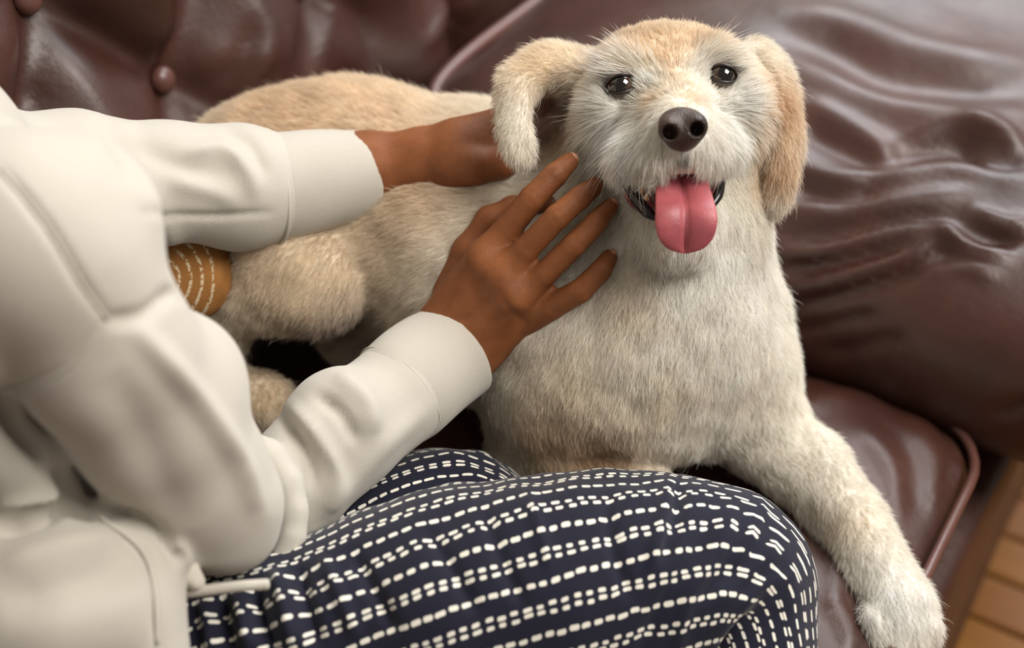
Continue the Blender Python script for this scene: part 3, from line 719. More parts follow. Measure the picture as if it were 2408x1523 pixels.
# tendons and web
for k_ in range(3): B.chain([(1070 + 14 * k_, 775 + 16 * k_, .921, 14), (MCP[k_][0] - 12, MCP[k_][1] + 12, MCP[k_][2] - .007, 16)], 0.012)
# far arm and hand: forearm, wrist, hand round the dog's neck
B.chain([(-80, 470, .85, 100), (280, 440, .89, 80), (640, 425, .95, 92), (860, 400, .968, 84), (1000, 372, .962, 66), (1080, 362, .955, 60)], 0.012)
for y0, x1, y1 in ((305, 1200, 285), (330, 1215, 320), (358, 1210, 352), (380, 1190, 378)):
    B.chain([(1080, y0 + 22, .955, 46), (x1, y1, .957, 40)], 0.014)
for y0, y1, L in ((285, 262, 90), (318, 312, 105), (350, 350, 100), (378, 384, 80)):
    B.chain([(1205, y0, .960, 32), (1205 + L * .5, y1, .966, 28), (1205 + L * .8, y1 + 8, .976, 24), (1205 + L, y1 + 16, .990, 20)], 0.0035)
B.chain([(1060, 382, .948, 44), (1120, 394, .940, 33), (1180, 388, .938, 27), (1222, 370, .942, 22)], 0.008)      # thumb
# trunk, hidden by the clothes
B.chain([(60, 640, .69, 110), (-150, 640, .75, 220)], 0.02); B.chain([(-80, 470, .85, 100), (-150, 640, .77, 200)], 0.02)
bv, bq, bn = B.mesh(); bv = relax(bv, bq, 2); bn = vnormals(bv, bq)
HS = []                                                     # knuckle creases
for f_ in FING:
    for i_ in (2, 3):
        x, y = f_[i_][:2]; tx, ty = f_[i_ + 1][0] - f_[i_ - 1][0], f_[i_ + 1][1] - f_[i_ - 1][1]; L = math.hypot(tx, ty); tx, ty = tx / L, ty / L
        for o_ in (-9, -3, 3, 9): HS.append(([(x + tx * o_ - ty * 20, y + ty * o_ + tx * 20), (x + tx * (o_ * 1.3), y + ty * (o_ * 1.3)), (x + tx * o_ + ty * 20, y + ty * o_ - tx * 20)], 3.2, -0.0005))
HS += [([(1085, 760), (1120, 735), (1150, 700)], 9, -0.0015), ([(1140, 770), (1190, 745), (1250, 740)], 14, -0.001), ([(1175, 690), (1200, 730), (1240, 765)], 10, -0.001)]
bv = sculpt(bv, bn, HS)
def world_field(lo, hi, h): return Field(lo, hi, h)
Hf = world_field((-0.66, 0.44, 0.80), (-0.28, 0.80, 1.21), 0.004); HC_ = np.array([-0.470, 0.625, 1.005]); LK = np.array([0.80, 0.45, -0.40]); LK /= np.linalg.norm(LK)
sd_ = np.cross(LK, (0, 0, 1.0)); sd_ /= np.linalg.norm(sd_); up_ = np.cross(sd_, LK); hp_ = lambda f, s__, u: HC_ + LK * f + sd_ * s__ + up_ * u
Hf.cone(hp_(-.02, 0, .02), .082, hp_(.015, 0, .015), .078, .02); Hf.cone(hp_(.03, 0, -.03), .055, hp_(.055, 0, -.085), .032, .03)
Hf.cone(hp_(.088, 0, .0), .008, hp_(.108, 0, -.03), .012, .012); Hf.cone(hp_(.085, -.02, -.062), .007, hp_(.085, .02, -.062), .007, .008)
for s__ in (-1, 1):
    Hf.ell(hp_(.088, s__ * .032, .005), (.014, .014, .014), None, .012, True); Hf.ell(hp_(.078, s__ * .032, .005), (.011, .011, .011), None, .003)
    Hf.cone(hp_(-.01, s__ * .078, .01), .014, hp_(-.008, s__ * .078, -.02), .010, .006)
Hf.cone(hp_(-.03, 0, -.05), .052, np.array([-.40, .60, .84]), .055, .03)
hv_, hq_, hn_ = Hf.mesh(); hv_ = Cc(relax(hv_, hq_, 2))
Ff = Field(V(720, 1960, .79) - 0.09, V(720, 1960, .79) + 0.09, 0.003)
Ff.chain([(960, 1960, .79, 75), (860, 1960, .79, 78), (700, 1945, .785, 72), (600, 1930, .785, 62)], .012)
for i_, (x_, y_, r_) in enumerate(((520, 1880, 26), (505, 1912, 20), (510, 1938, 19), (520, 1962, 18), (538, 1984, 17))): Ff.chain([(600, 1905 + i_ * 16, .785, r_ + 4), (x_, y_, .785, r_)], .004)
fv_, fq_, fn_ = Ff.mesh(); fv_ = relax(fv_, fq_, 1)
nb, nh = len(bv), len(hv_)
pbody = mesh_obj('body', W(np.concatenate([bv, hv_, fv_])), np.concatenate([bq, hq_ + nb, fq_ + nb + nh]), M_skin, person)
Ha = Field((-0.68, 0.44, 0.88), (-0.30, 0.80, 1.24), 0.005)
Ha.cone(hp_(-.035, 0, .035), .092, hp_(.0, 0, .045), .080, .02); Ha.cone(hp_(-.07, 0, -.02), .075, hp_(-.08, 0, -.09), .05, .03)
v, q, n = Ha.mesh(); v = v + n * (noise(v, 40) * 0.004)[:, None]
hm = Mat('dark_hair'); hm.base(hm.ramp(hm.noise(40, 3), [(0.3, srgb(22, 17, 15)), (0.7, srgb(40, 30, 26))]), 0.5, 0.4); hm.norm(hm.bump(hm.noise(300, 3), 0.6, 0.003)); mesh_obj('hair', relax(v, q, 1), q, hm.m, person)
for f_, on in ((FING[0], 1), (FING[2], 1), (FING[3], 1)):   # nails
    a, b = V(*f_[3][:3]), V(*f_[4][:3]); ax = (b - a) / np.linalg.norm(b - a); up = np.array([0.1, 0.1, 1.0]); up = up - ax * (up @ ax); up /= np.linalg.norm(up)
    sd = np.cross(ax, up); r = f_[4][3] * f_[4][2] / FPX; c = b + up * (r * 0.86) + ax * (r * 0.25); v, f = [], []
    for i in range(9):
        for j in range(9):
            x, y = (i / 8 * 2 - 1), (j / 8 * 2 - 1); q_ = math.sqrt(1 - 0.5 * x * x), math.sqrt(1 - 0.5 * y * y); X_, Y_ = x * q_[1], y * q_[0]
            v.append(c + ax * (X_ * r * 0.85) + sd * (Y_ * r * 0.72) - up * (r * 0.42 * Y_ * Y_ + r * 0.45 * max(0, X_) ** 2) + up * 0.0007)
    for i in range(8):
        for j in range(8): f.append((i * 9 + j, (i + 1) * 9 + j, (i + 1) * 9 + j + 1, i * 9 + j + 1))
    n_ = len(v); v += [p - up * 0.0012 for p in v]; f += [tuple(x + n_ for x in reversed(t)) for t in f]
    mesh_obj('fingernail', W(np.array(v)), f, M_nail, pbody)

# ------------------------------------------------------------------ sweatshirt
S = Field((-0.56, -0.28, -1.00), (-0.015, 0.235, -0.52), 0.0026)
# trunk of the shirt
S.chain([(60, 1560, .80, 300), (-160, 1250, .80, 400), (-260, 800, .79, 430), (-330, 480, .78, 400)], 0.03)
S.ball(130, 1130, .775, 110, 0.01); S.chain([(-60, 1020, .71, 105), (60, 1090, .72, 92), (130, 1150, .735, 62)], 0.006)
# collar, towards the neck
S.cone(V(-330, 480, .78), .090, Cc((-.40, .60, .835)), .070, 0.03); S.cone(V(-140, 600, .69), .075, Cc((-.38, .59, .80)), .085, 0.03)
# far sleeve
S.chain([(-260, 480, .77, 300), (-60, 440, .83, 180), (180, 418, .875, 152), (400, 425, .91, 132), (560, 440, .935, 142), (640, 440, .950, 126)], 0.012)
# near sleeve: forearm, then the crumpled ring at the elbow, then the upper arm hanging over both
S.chain([(560, 1200, .86, 80), (640, 1200, .857, 92), (690, 1180, .857, 96), (715, 1110, .86, 122), (800, 1030, .875, 126), (930, 930, .903, 126)], 0.012)
S.ball(800, 985, .862, 120, 0.015)
S.chain([(560, 1065, .825, 62), (625, 1082, .824, 52), (672, 1135, .821, 42), (690, 1200, .818, 36), (686, 1260, .816, 34), (664, 1312, .814, 32)], 0.003)
S0 = S.f.copy(); S.f[:] = 0.5
S.chain([(-140, 600, .67, 290), (40, 560, .665, 238), (130, 620, .675, 222), (250, 830, .70, 200), (365, 985, .735, 188), (450, 1120, .765, 170), (490, 1210, .782, 138)], 0.016)
S.ball(425, 880, .745, 142, 0.02); S.ball(210, 470, .69, 130, 0.03); S.chain([(480, 1130, .765, 140), (555, 1185, .775, 94), (560, 1250, .782, 86)], 0.014)
h_ = np.maximum(0.004 - np.abs(S.f - S0), 0) / 0.004; S.f = (np.minimum(S.f, S0) - h_ * h_ * 0.001).astype(np.float32); del S0
# lower hem, falling over the lap
S.chain([(-150, 1420, .72, 200), (120, 1410, .72, 190), (290, 1420, .735, 120), (345, 1540, .735, 100)], 0.02)
S.chain([(200, 1270, .735, 80), (340, 1300, .745, 66), (385, 1330, .75, 46)], 0.012)
v, q, n = S.mesh(); v = relax(v, q, 3); n = vnormals(v, q)
FO = [
    # upper arm
    ([(0, 395), (110, 530), (195, 670), (255, 752)], 10, -0.004), ([(255, 752), (150, 870), (0, 925)], 8, -0.0015),
    ([(330, 420), (390, 540), (432, 700)], 30, 0.004), ([(432, 700), (400, 690), (340, 740), (255, 755)], 16, -0.005),
    ([(330, 780), (450, 920), (550, 1060), (610, 1200)], 26, 0.007), ([(260, 880), (360, 1080), (420, 1250)], 60, -0.004),
    ([(-20, 930), (60, 1020), (140, 1120), (215, 1200)], 22, -0.016), ([(30, 960), (120, 1090), (230, 1195)], 20, 0.006),
    # crumpled elbow: overlapping folds
    ([(690, 960), (745, 1020), (790, 1110), (770, 1200)], 20, 0.006), ([(660, 975), (720, 1060), (740, 1140)], 14, -0.006), ([(790, 880), (860, 940), (880, 1020)], 22, 0.005), ([(745, 930), (800, 970), (840, 1040)], 16, -0.006),
    ([(1000, 960), (880, 1070), (770, 1200)], 24, 0.004),
    # far sleeve
    ([(430, 360), (520, 350), (580, 400), (600, 460)], 18, 0.004), ([(300, 300), (360, 360), (470, 400), (560, 400)], 30, -0.004),
    ([(400, 420), (500, 450), (560, 480)], 22, 0.003), ([(230, 265), (280, 330), (330, 420)], 26, -0.004), ([(520, 300), (590, 340), (630, 420)], 18, -0.003),
    ([(330, 500), (480, 508), (640, 500)], 8, -0.0025),
    # lower front
    ([(-20, 1245), (90, 1215), (150, 1185), (210, 1195)], 18, -0.012), ([(0, 1190), (80, 1180), (130, 1130), (90, 1040)], 20, 0.006), ([(60, 1180), (130, 1170)], 16, 0.005),
    ([(200, 1192), (300, 1215), (380, 1265), (425, 1320)], 14, -0.008), ([(230, 1220), (330, 1300), (360, 1380), (368, 1530)], 8, -0.003), ([(0, 1420), (180, 1370), (330, 1330)], 50, -0.006), ([(0, 1330), (150, 1280), (280, 1260)], 30, 0.004),
    ([(405, 1275), (430, 1300), (428, 1335)], 14, 0.006)]
v = sculpt(v, n, FO); v = relax(v, q, 1, 0.4); sv = v
shirt = mesh_obj('sweatshirt', W(v), q, M_cream, person)
tag(shirt, 'cream fleece sweatshirt with drop shoulders')
def cuff(pts, name='cuff', seg=72, flat=0.9, lip_in=0.010):
    """open tube of fabric with thickness; pts (px, py, depth, r px)"""
    P = smooth_line(np.array(pts, float), 10); C_ = np.array([V(*p[:3]) for p in P]); r = P[:, 3] * P[:, 2] / FPX
    Pp, T, N, Bn = frames(C_); a = np.linspace(0, 2 * np.pi, seg, endpoint=False); rings = []
    def ring(i, rr, sh=0.0):
        rib = 1 + 0.0012 * np.cos(a * 36) + 0.02 * np.sin(a * 3 + i * 0.25)
        return Pp[i] + T[i] * sh + (rr * rib)[:, None] * (np.cos(a)[:, None] * N[i] + np.sin(a)[:, None] * Bn[i])
    for i in range(len(Pp)): rings.append(ring(i, r[i]))
    e = len(Pp) - 1
    rings.append(ring(e, r[e] - 0.0008, 0.0012)); rings.append(ring(e, r[e] - 0.0028, 0.0012)); rings.append(ring(e, r[e] - 0.0036, -0.001)); rings.append(ring(e, r[e] - 0.004, -0.012)); rings.append(ring(e, r[e] - 0.004, -0.03))
    m = len(rings); f = [(i * seg + j, i * seg + (j + 1) % seg, (i + 1) * seg + (j + 1) % seg, (i + 1) * seg + j) for i in range(m - 1) for j in range(seg)]
    return mesh_obj(name, W(np.concatenate(rings)), f, M_cream, shirt), (Pp, T, N, Bn, r)
c1, fr1 = cuff([(905, 952, .900, 122), (950, 912, .909, 130), (1020, 858, .923, 127), (1074, 818, .932, 119)])
c2, fr2 = cuff([(632, 440, .947, 131), (700, 432, .955, 124), (790, 420, .964, 114), (868, 411, .972, 106)])
def ringseam(fr, i, r, extra):
    Pp, T, N, Bn, rr = fr; a = np.linspace(0, 2 * np.pi, 61); return W(Pp[i] + (rr[i] + extra) * (np.cos(a)[:, None] * N[i] + np.sin(a)[:, None] * Bn[i]))
tube_obj('seam', ringseam(fr2, 1, 0, 0.0008), 0.0016, M_cream_seam, shirt, 6); tube_obj('seam', ringseam(fr1, 8, 0, -0.0002), 0.0007, M_cream_seam, shirt, 6)
for ln_ in ([(0, 395), (110, 530), (195, 670), (255, 752)], [(255, 752), (150, 870), (5, 925)], [(235, 1215), (330, 1290), (362, 1380), (370, 1515)]):
    tube_obj('seam', W(on_surface(sv, ln_, 0.0002)), 0.0010, M_cream_seam, shirt, 6)
# drawstring
ds = smooth_line(np.array([V(*p) for p in ((380, 1385, .765), (420, 1394, .757), (480, 1388, .752), (560, 1378, .750), (612, 1374, .752), (634, 1373, .753))]), 6)
tube_obj('drawstring', W(ds), np.concatenate([np.full(len(ds) - 3, .0030), [.0031, .0029, .0016]]), M_cream_seam, shirt, 12)
kn = Field(V(452, 1362, .752) - 0.022, V(452, 1362, .752) + 0.022, 0.0012)
kn.blob(440, 1350, .752, 34, 30, 28, 20, 0.004); kn.blob(462, 1368, .751, 20, 22, 22, 0, 0.003); kn.blob(420, 1325, .755, 40, 40, 26, 0, 0.006)
v, q, n = kn.mesh(); v = v + n * (noise(v, 260) * 0.0008)[:, None]; mesh_obj('knot', W(relax(v, q, 1)), q, M_cream_seam, shirt)

# ------------------------------------------------------------------ trousers
def cloth_print():
    m = Mat('navy_dash_print'); sep = m.node('ShaderNodeSeparateXYZ'); m.t.links.new(m.tc.outputs['UV'], sep.inputs[0])
    nz = m.node('ShaderNodeTexNoise', Scale=55.0, Detail=2.0); m.t.links.new(m.tc.outputs['UV'], nz.inputs['Vector'])
    u = m.math('ADD', sep.outputs[0], m.math('MULTIPLY', m.math('SUBTRACT', nz.outputs['Fac'], 0.5), 0.0022)); vv = m.math('ADD', sep.outputs[1], m.math('MULTIPLY', m.math('SUBTRACT', nz.outputs['Fac'], 0.5), 0.0026))
    PER, LEN_ = 0.0215, 0.0071; tot = None
    for o_, half, thick in ((0.0, 0.00150, 0.00125), (0.0093, 0.00130, 0.00105), (0.0123, 0.00130, 0.00105)):
        r = m.math('DIVIDE', m.math('SUBTRACT', vv, o_), PER); rid = m.math('FLOOR', m.math('ADD', r, 0.5)); dvv = m.math('MULTIPLY', m.math('SUBTRACT', r, rid), PER)
        w1 = m.node('ShaderNodeTexWhiteNoise', noise_dimensions='1D'); m.set(w1.inputs['W'], m.math('ADD', rid, o_ * 371 + 0.37))
        uu = m.math('ADD', m.math('DIVIDE', u, LEN_), m.math('MULTIPLY', w1.outputs['Value'], 7.0)); did = m.math('FLOOR', uu)
        w2 = m.node('ShaderNodeTexWhiteNoise', noise_dimensions='2D'); cv = m.node('ShaderNodeCombineXYZ'); m.set(cv.inputs[0], did); m.set(cv.inputs[1], m.math('ADD', rid, o_ * 100)); m.t.links.new(cv.outputs[0], w2.inputs['Vector'])
        w3 = m.node('ShaderNodeSeparateColor'); m.t.links.new(w2.outputs['Color'], w3.inputs[0])
        du = m.math('MULTIPLY', m.math('SUBTRACT', m.math('SUBTRACT', uu, did), m.math('ADD', 0.46, m.math('MULTIPLY', w3.outputs[0], 0.08))), LEN_)
        hl = m.math('MULTIPLY', half, m.math('ADD', 0.72, m.math('MULTIPLY', w3.outputs[1], 0.5))); dv2 = m.math('ADD', dvv, m.math('MULTIPLY', m.math('SUBTRACT', w3.outputs[2], 0.5), 0.0009))
        ex = m.math('MAXIMUM', m.math('SUBTRACT', m.math('ABSOLUTE', du), hl), 0.0)
        dist = m.math('SQRT', m.math('ADD', m.math('MULTIPLY', ex, ex), m.math('MULTIPLY', dv2, dv2)))
        k = m.math('MULTIPLY', m.math('SUBTRACT', thick, dist), 4000.0); k = m.math('MINIMUM', m.math('MAXIMUM', k, 0.0), 1.0); tot = k if tot is None else m.math('MAXIMUM', tot, k)
    m.base(m.mixc(tot, srgb(25, 26, 42), srgb(226, 222, 210)), 0.85, 0.2, Sheen_Weight=0.15)
    m.norm(m.bump(m.noise(1400, 2), 0.3, 0.0005)); return m.m
M_print = cloth_print()
TWIST = -0.12
def leg(pts, nseg=220, seg=260, up=None):
    """swept trouser leg with lengthwise/crosswise measured UVs; pts (px, py, depth, r across px, r depth px)"""
    P = np.array(pts, float); ctr = np.array([V(*p[:3]) for p in P]); R = np.stack([P[:, 3], P[:, 4]], 1) * P[:, 2:3] / FPX
    C_ = smooth_line(np.concatenate([ctr, R], 1), 24); L = np.concatenate([[0], np.cumsum(np.linalg.norm(np.diff(C_[:, :3], axis=0), axis=1))]); t = np.linspace(0, L[-1], nseg)
    C_ = np.stack([np.interp(t, L, C_[:, i]) for i in range(5)], 1)
    T = np.gradient(C_[:, :3], axis=0); T /= np.linalg.norm(T, axis=1, keepdims=True); cz = np.array([0, 0, 1.0]); N = np.cross(T, cz); N /= np.linalg.norm(N, axis=1, keepdims=True); Bn = np.cross(N, T)
    a = np.linspace(0, 2 * np.pi, seg + 1)
    v = C_[:, None, :3] + C_[:, 3][:, None, None] * np.cos(a)[None, :, None] * N[:, None] + C_[:, 4][:, None, None] * np.sin(a)[None, :, None] * Bn[:, None]
    per = 2 * np.pi * np.mean(C_[:, 3:5]); uv = np.stack(np.meshgrid(t, a / (2 * np.pi) * per, indexing='ij'), -1); uv[..., 1] += TWIST * uv[..., 0]
    m = seg + 1; ii, jj = np.meshgrid(np.arange(nseg - 1), np.arange(seg), indexing='ij'); k0 = (ii * m + jj).ravel()
    return v.reshape(-1, 3), np.stack([k0, k0 + 1, k0 + m + 1, k0 + m], 1), uv.reshape(-1, 2)
def wrinkle(v, q, strokes, amp=1.0):
    n = vnormals(v, q)
    if n[:, 2].mean() < 0: pass
    v = v + n * ((noise(v * np.array([1.0, .45, 1]) + 3, 55) * 0.0016 + noise(v + 8, 24) * 0.0028) * amp)[:, None]
    return sculpt(v, n, strokes)
v1, q1, u1_ = leg([(120, 1640, .83, 300, 300), (420, 1560, .83, 250, 230), (720, 1510, .828, 250, 240), (1000, 1440, .838, 272, 280), (1300, 1395, .85, 282, 290), (1560, 1378, .86, 272, 265), (1700, 1395, .862, 240, 230),
    (1745, 1470, .858, 180, 190), (1735, 1620, .845, 165, 170), (1640, 1810, .825, 150, 150), (1440, 1930, .80, 130, 130), (1150, 1970, .79, 105, 105), (940, 1960, .79, 92, 92)], 300)
n1 = vnormals(v1, q1)
if (n1[:, 2] * (pix(v1)[:, 0] > 900)).sum() < 0: q1 = q1[:, ::-1]
KN = [([(1690, 1170), (1640, 1290), (1560, 1420), (1500, 1540)], 12, -0.006), ([(1730, 1180), (1690, 1280), (1620, 1400), (1590, 1540)], 13, 0.006), ([(1760, 1200), (1730, 1300), (1650, 1420)], 10, -0.006),
    ([(1790, 1170), (1770, 1240), (1730, 1330)], 11, 0.006), ([(1820, 1230), (1780, 1290), (1700, 1380)], 10, -0.006), ([(1850, 1260), (1780, 1340), (1700, 1420)], 10, 0.004), ([(1870, 1330), (1800, 1345), (1720, 1400)], 9, -0.005), ([(1880, 1350), (1800, 1370), (1740, 1440)], 9, 0.004),
    ([(1600, 1130), (1590, 1230), (1560, 1320)], 10, -0.004), ([(1570, 1130), (1555, 1220), (1530, 1330)], 10, 0.003), ([(1430, 1170), (1440, 1280), (1480, 1400)], 12, -0.003), ([(1140, 1190), (1170, 1290), (1230, 1420)], 12, -0.003), ([(1000, 1240), (1060, 1330), (1120, 1440)], 12, -0.003), ([(1240, 1160), (1270, 1250), (1290, 1330)], 11, 0.003),
    ([(830, 1300), (870, 1370), (930, 1480)], 12, -0.004), ([(760, 1310), (800, 1400), (840, 1500)], 12, 0.004), ([(700, 1330), (720, 1420), (750, 1520)], 12, -0.006), ([(650, 1340), (670, 1430), (690, 1520)], 12, 0.006), ([(600, 1370), (610, 1440), (640, 1530)], 10, -0.007), ([(560, 1390), (570, 1450), (590, 1530)], 11, 0.006),
    ([(520, 1400), (530, 1460), (545, 1530)], 9, -0.006), ([(480, 1410), (490, 1470), (500, 1530)], 9, 0.006)]
KN = [(k_[0], k_[1] * 1.35, k_[2] * (0.5 if i_ < 8 else 1.1)) for i_, k_ in enumerate(KN)]
v1 = wrinkle(v1, q1, KN)
v2, q2, u2_ = leg([(250, 1560, .90, 200, 200), (560, 1400, .905, 170, 190), (800, 1270, .915, 150, 180), (980, 1190, .925, 136, 170), (1090, 1172, .93, 120, 150), (1165, 1200, .93, 98, 120), (1205, 1275, .92, 90, 110), (1190, 1380, .91, 90, 100)], 150, 200)
n2 = vnormals(v2, q2)
if (n2[:, 2] * (pix(v2)[:, 0] > 800)).sum() < 0: q2 = q2[:, ::-1]
v2 = wrinkle(v2, q2, [([(960, 1110), (1020, 1150), (1060, 1200)], 12, -0.004), ([(900, 1130), (950, 1190), (980, 1240)], 12, 0.004), ([(1130, 1070), (1150, 1110), (1140, 1150)], 8, -0.005), ([(1165, 1075), (1180, 1110), (1190, 1150)], 8, 0.004)])
trousers = mesh_obj('trousers', W(np.concatenate([v1, v2])), np.concatenate([q1, q2 + len(v1)]), M_print, person, True, np.concatenate([u1_, u2_]))
sp = smooth_line(np.array([V(*p) for p in ((1806, 1190, .864), (1832, 1228, .860), (1868, 1322, .856), (1886, 1438, .852), (1896, 1560, .848))]), 8)
tube_obj('seam', W(sp), 0.0011, plain('navy_seam', srgb(30, 32, 50), 0.9, 0.1), trousers, 6)
tag(trousers, 'navy cotton trousers printed with rows of white dashes')
# ------------------------------------------------------------------ mustard cushion between person and dog
def mustard():
    m = Mat('mustard_knit'); sep = m.node('ShaderNodeSeparateXYZ'); m.t.links.new(m.tc.outputs['UV'], sep.inputs[0])
    u, vv = sep.outputs[0], sep.outputs[1]
    # curved chevrons: rings about a point, only on the right half of it
    x = m.math('SUBTRACT', u, 0.382); y = m.math('SUBTRACT', vv, 0.655); r = m.math('ADD', m.math('ABSOLUTE', m.math('MULTIPLY', y, 0.75)), x)
    r = m.math('SQRT', m.math('ADD', m.math('MULTIPLY', x, x), m.math('MULTIPLY', m.math('MULTIPLY', y, y), 0.8)))
    k = m.math('ABSOLUTE', m.math('SUBTRACT', m.math('FRACT', m.math('DIVIDE', r, 0.0268)), 0.5)); line = m.math('LESS_THAN', k, 0.13)
    ok = m.math('MULTIPLY', m.math('LESS_THAN', r, 0.128), m.math('GREATER_THAN', m.math('ADD', x, m.math('MULTIPLY', m.math('ABSOLUTE', y), -0.9)), -0.035))
    nz = m.math('GREATER_THAN', m.noise(420, 2), 0.45); f = m.math('MULTIPLY', m.math('MULTIPLY', line, ok), nz)
    m.base(m.mixc(f, m.ramp(m.noise(60, 3), [(0.3, srgb(140, 96, 52)), (0.7, srgb(166, 116, 66))]), srgb(206, 186, 154)), 0.9, 0.1)
    m.norm(m.bump(m.noise(900, 2), 0.5, 0.001)); return m.m
Cf = Field(V(400, 640, .96) - 0.075, V(400, 640, .96) + 0.075, 0.002)
Cf.blob(395, 640, .958, 138, 110, 95, -18, 0.02); Cf.blob(450, 640, .955, 84, 96, 80, -18, 0.02)
v, q, n = Cf.mesh(); v = relax(v, q, 1); p = pix(v)
cush = mesh_obj('cushion', W(v), q, mustard(), None, True, np.stack([p[:, 0] / 1000, p[:, 1] / 1000], 1))
tag(cush, 'mustard cushion with white curved line pattern tucked between the person and the dog', 'cushion')
# ------------------------------------------------------------------ coat of hair
def comb_field(p, n):
    """direction the coat lies in (camera axes)"""
    acc = np.zeros_like(p); NOSE = V(1600, 262, 0.835)
    L = [  # px, py, depth, radius px, direction (right, up, towards camera), weight
        (700, 330, 1.0, 330, (-1, .15, -.1), 1), (1050, 350, 1.0, 260, (-1, .25, -.2), 1), (1050, 600, .96, 230, (-.8, -.45, 0), 1), (700, 650, .95, 190, (-.25, -1, .1), 1.2),
        (570, 850, 1.0, 110, (.1, -1, .2), 1), (630, 950, .99, 70, (.6, -.8, .2), 1.5), (1300, 850, .93, 220, (-.35, -1, .1), 1), (1550, 850, .92, 280, (-.05, -1, .25), 1.2),
        (1600, 640, .92, 190, (0, -1, .2), 1.5), (1450, 560, .92, 150, (-.6, -.8, .1), 1.2), (1770, 600, .94, 130, (.45, -.9, -.1), 1.2), (1780, 850, .96, 150, (.3, -1, 0), 1),
        (1280, 1060, .95, 110, (.4, -.6, .2), 1.2), (1450, 1110, .95, 90, (1, -.2, .1), 1.2), (1850, 1070, .97, 120, (.8, -.7, .1), 1.5), (1980, 1220, .96, 100, (.55, -.85, .1), 1.8), (2090, 1420, .93, 110, (.4, -.9, .25), 2),
        (1260, 150, .92, 55, (-.8, .1, .2), 3), (1210, 250, .9, 60, (-.35, -1, .2), 4), (1225, 350, .9, 60, (.1, -1, .1), 4), (1285, 270, .94, 50, (-.2, -1, .2), 3),
        (1800, 170, .93, 50, (.5, -.6, 0), 3), (1845, 260, .91, 60, (.25, -1, 0), 4), (1845, 350, .91, 60, (-.05, -1, 0), 4), (1830, 440, .91, 60, (-.2, -1, 0), 4),
        (1320, 300, .93, 50, (-.35, -.9, .1), 2), (1450, 155, .88, 42, (-1, .1, .1), 5), (1510, 160, .88, 30, (-.7, .5, .2), 4), (1700, 135, .88, 40, (1, .0, .1), 5), (1640, 140, .88, 30, (.7, .5, .2), 4), (1600, 560, .87, 70, (0, -1, .4), 2.5)]
    for px, py, d, r, di, wt in L:
        q = p - V(px, py, d); w_ = wt * np.exp(-(q ** 2).sum(1) / (r * d / FPX) ** 2)[:, None]; acc += w_ * np.array(di) / np.linalg.norm(di)
    acc += np.array([-.3, -.5, 0]) * 0.02
    hd = p - V(1585, 260, 0.90); wh = 3.0 * np.exp(-((hd ** 2).sum(1) / (0.058) ** 2) ** 2)[:, None]
    rad = p - NOSE; rad = rad / np.linalg.norm(rad, axis=1, keepdims=True)
    low = np.clip((V(0, 245, .87)[1] - p[:, 1]) / 0.02, 0, 1)[:, None]
    acc += wh * (rad + np.array([0, -1.0, 0.0]) * low)
    acc = acc - n * (acc * n).sum(1, keepdims=True)
    return acc / (np.linalg.norm(acc, axis=1, keepdims=True) + 1e-9)
LEN = [(1500, 850, .92, 300, 7), (1600, 640, .92, 200, 9), (750, 300, 1.0, 400, 8), (1050, 600, .96, 200, 9), (1800, 650, .94, 120, 10), (1950, 1150, .96, 200, 7), (2110, 1440, .93, 100, 7),
       (1580, 120, .88, 150, 7), (1455, 158, .88, 50, 17), (1690, 138, .88, 46, 16), (1440, 330, .88, 100, 24), (1510, 370, .85, 60, 16), (1745, 310, .88, 90, 20), (1675, 360, .85, 55, 14),
       (1600, 368, .84, 34, 8), (1590, 240, .85, 38, 6), (1455, 235, .88, 28, 6), (1700, 212, .88, 28, 6), (1603, 290, .83, 40, 3.5), (1590, 560, .87, 90, 13), (1240, 150, .91, 70, 8), (1215, 320, .9, 60, 5.5), (1205, 240, .9, 50, 6),
       (1845, 300, .91, 110, 9), (1825, 450, .91, 60, 11), (1320, 300, .93, 60, 15), (1285, 265, .945, 42, 2.5), (1530, 185, .87, 40, 13)]
def hair_len(p):
    a = np.full(len(p), 9.0) * 0.15; b = np.full(len(p), 0.15)
    for px, py, d, r, L in LEN:
        w_ = np.exp(-((p - V(px, py, d)) ** 2).sum(1) / (r * d / FPX) ** 2) * (200.0 / r) ** 0.6; a += w_ * L; b += w_
    return a / b * 0.001
NH = 300000
tri = np.concatenate([dq[:, [0, 1, 2]], dq[:, [0, 2, 3]]])
e1, e2 = dv[tri[:, 1]] - dv[tri[:, 0]], dv[tri[:, 2]] - dv[tri[:, 0]]; ar = np.linalg.norm(np.cross(e1, e2), axis=1)
tc = dv[tri].mean(1); fz = (dn[tri].mean(1) * (-tc / np.linalg.norm(tc, axis=1, keepdims=True))).sum(1)
headw = np.exp(-((tc - V(1585, 300, .89)) ** 2).sum(1) / 0.075 ** 2)
wgt = ar * np.where(fz > -0.25, 1.0, 0.15) * (1 + 1.6 * headw)
ti = rng.choice(len(tri), NH, p=wgt / wgt.sum()); r1, r2 = rng.random(NH), rng.random(NH); sw = r1 + r2 > 1; r1[sw], r2[sw] = 1 - r1[sw], 1 - r2[sw]
hp = dv[tri[ti, 0]] + r1[:, None] * e1[ti] + r2[:, None] * e2[ti]
hn = (1 - r1 - r2)[:, None] * dn[tri[ti, 0]] + r1[:, None] * dn[tri[ti, 1]] + r2[:, None] * dn[tri[ti, 2]]; hn /= np.linalg.norm(hn, axis=1, keepdims=True)
keep = np.ones(NH, bool); px_ = pix(hp)
for ex, ey, ed, er in EYES: keep &= np.linalg.norm((hp - V(ex, ey, ed - 0.004)) * np.array([1, 1.15, .6]), axis=1) > 0.0078
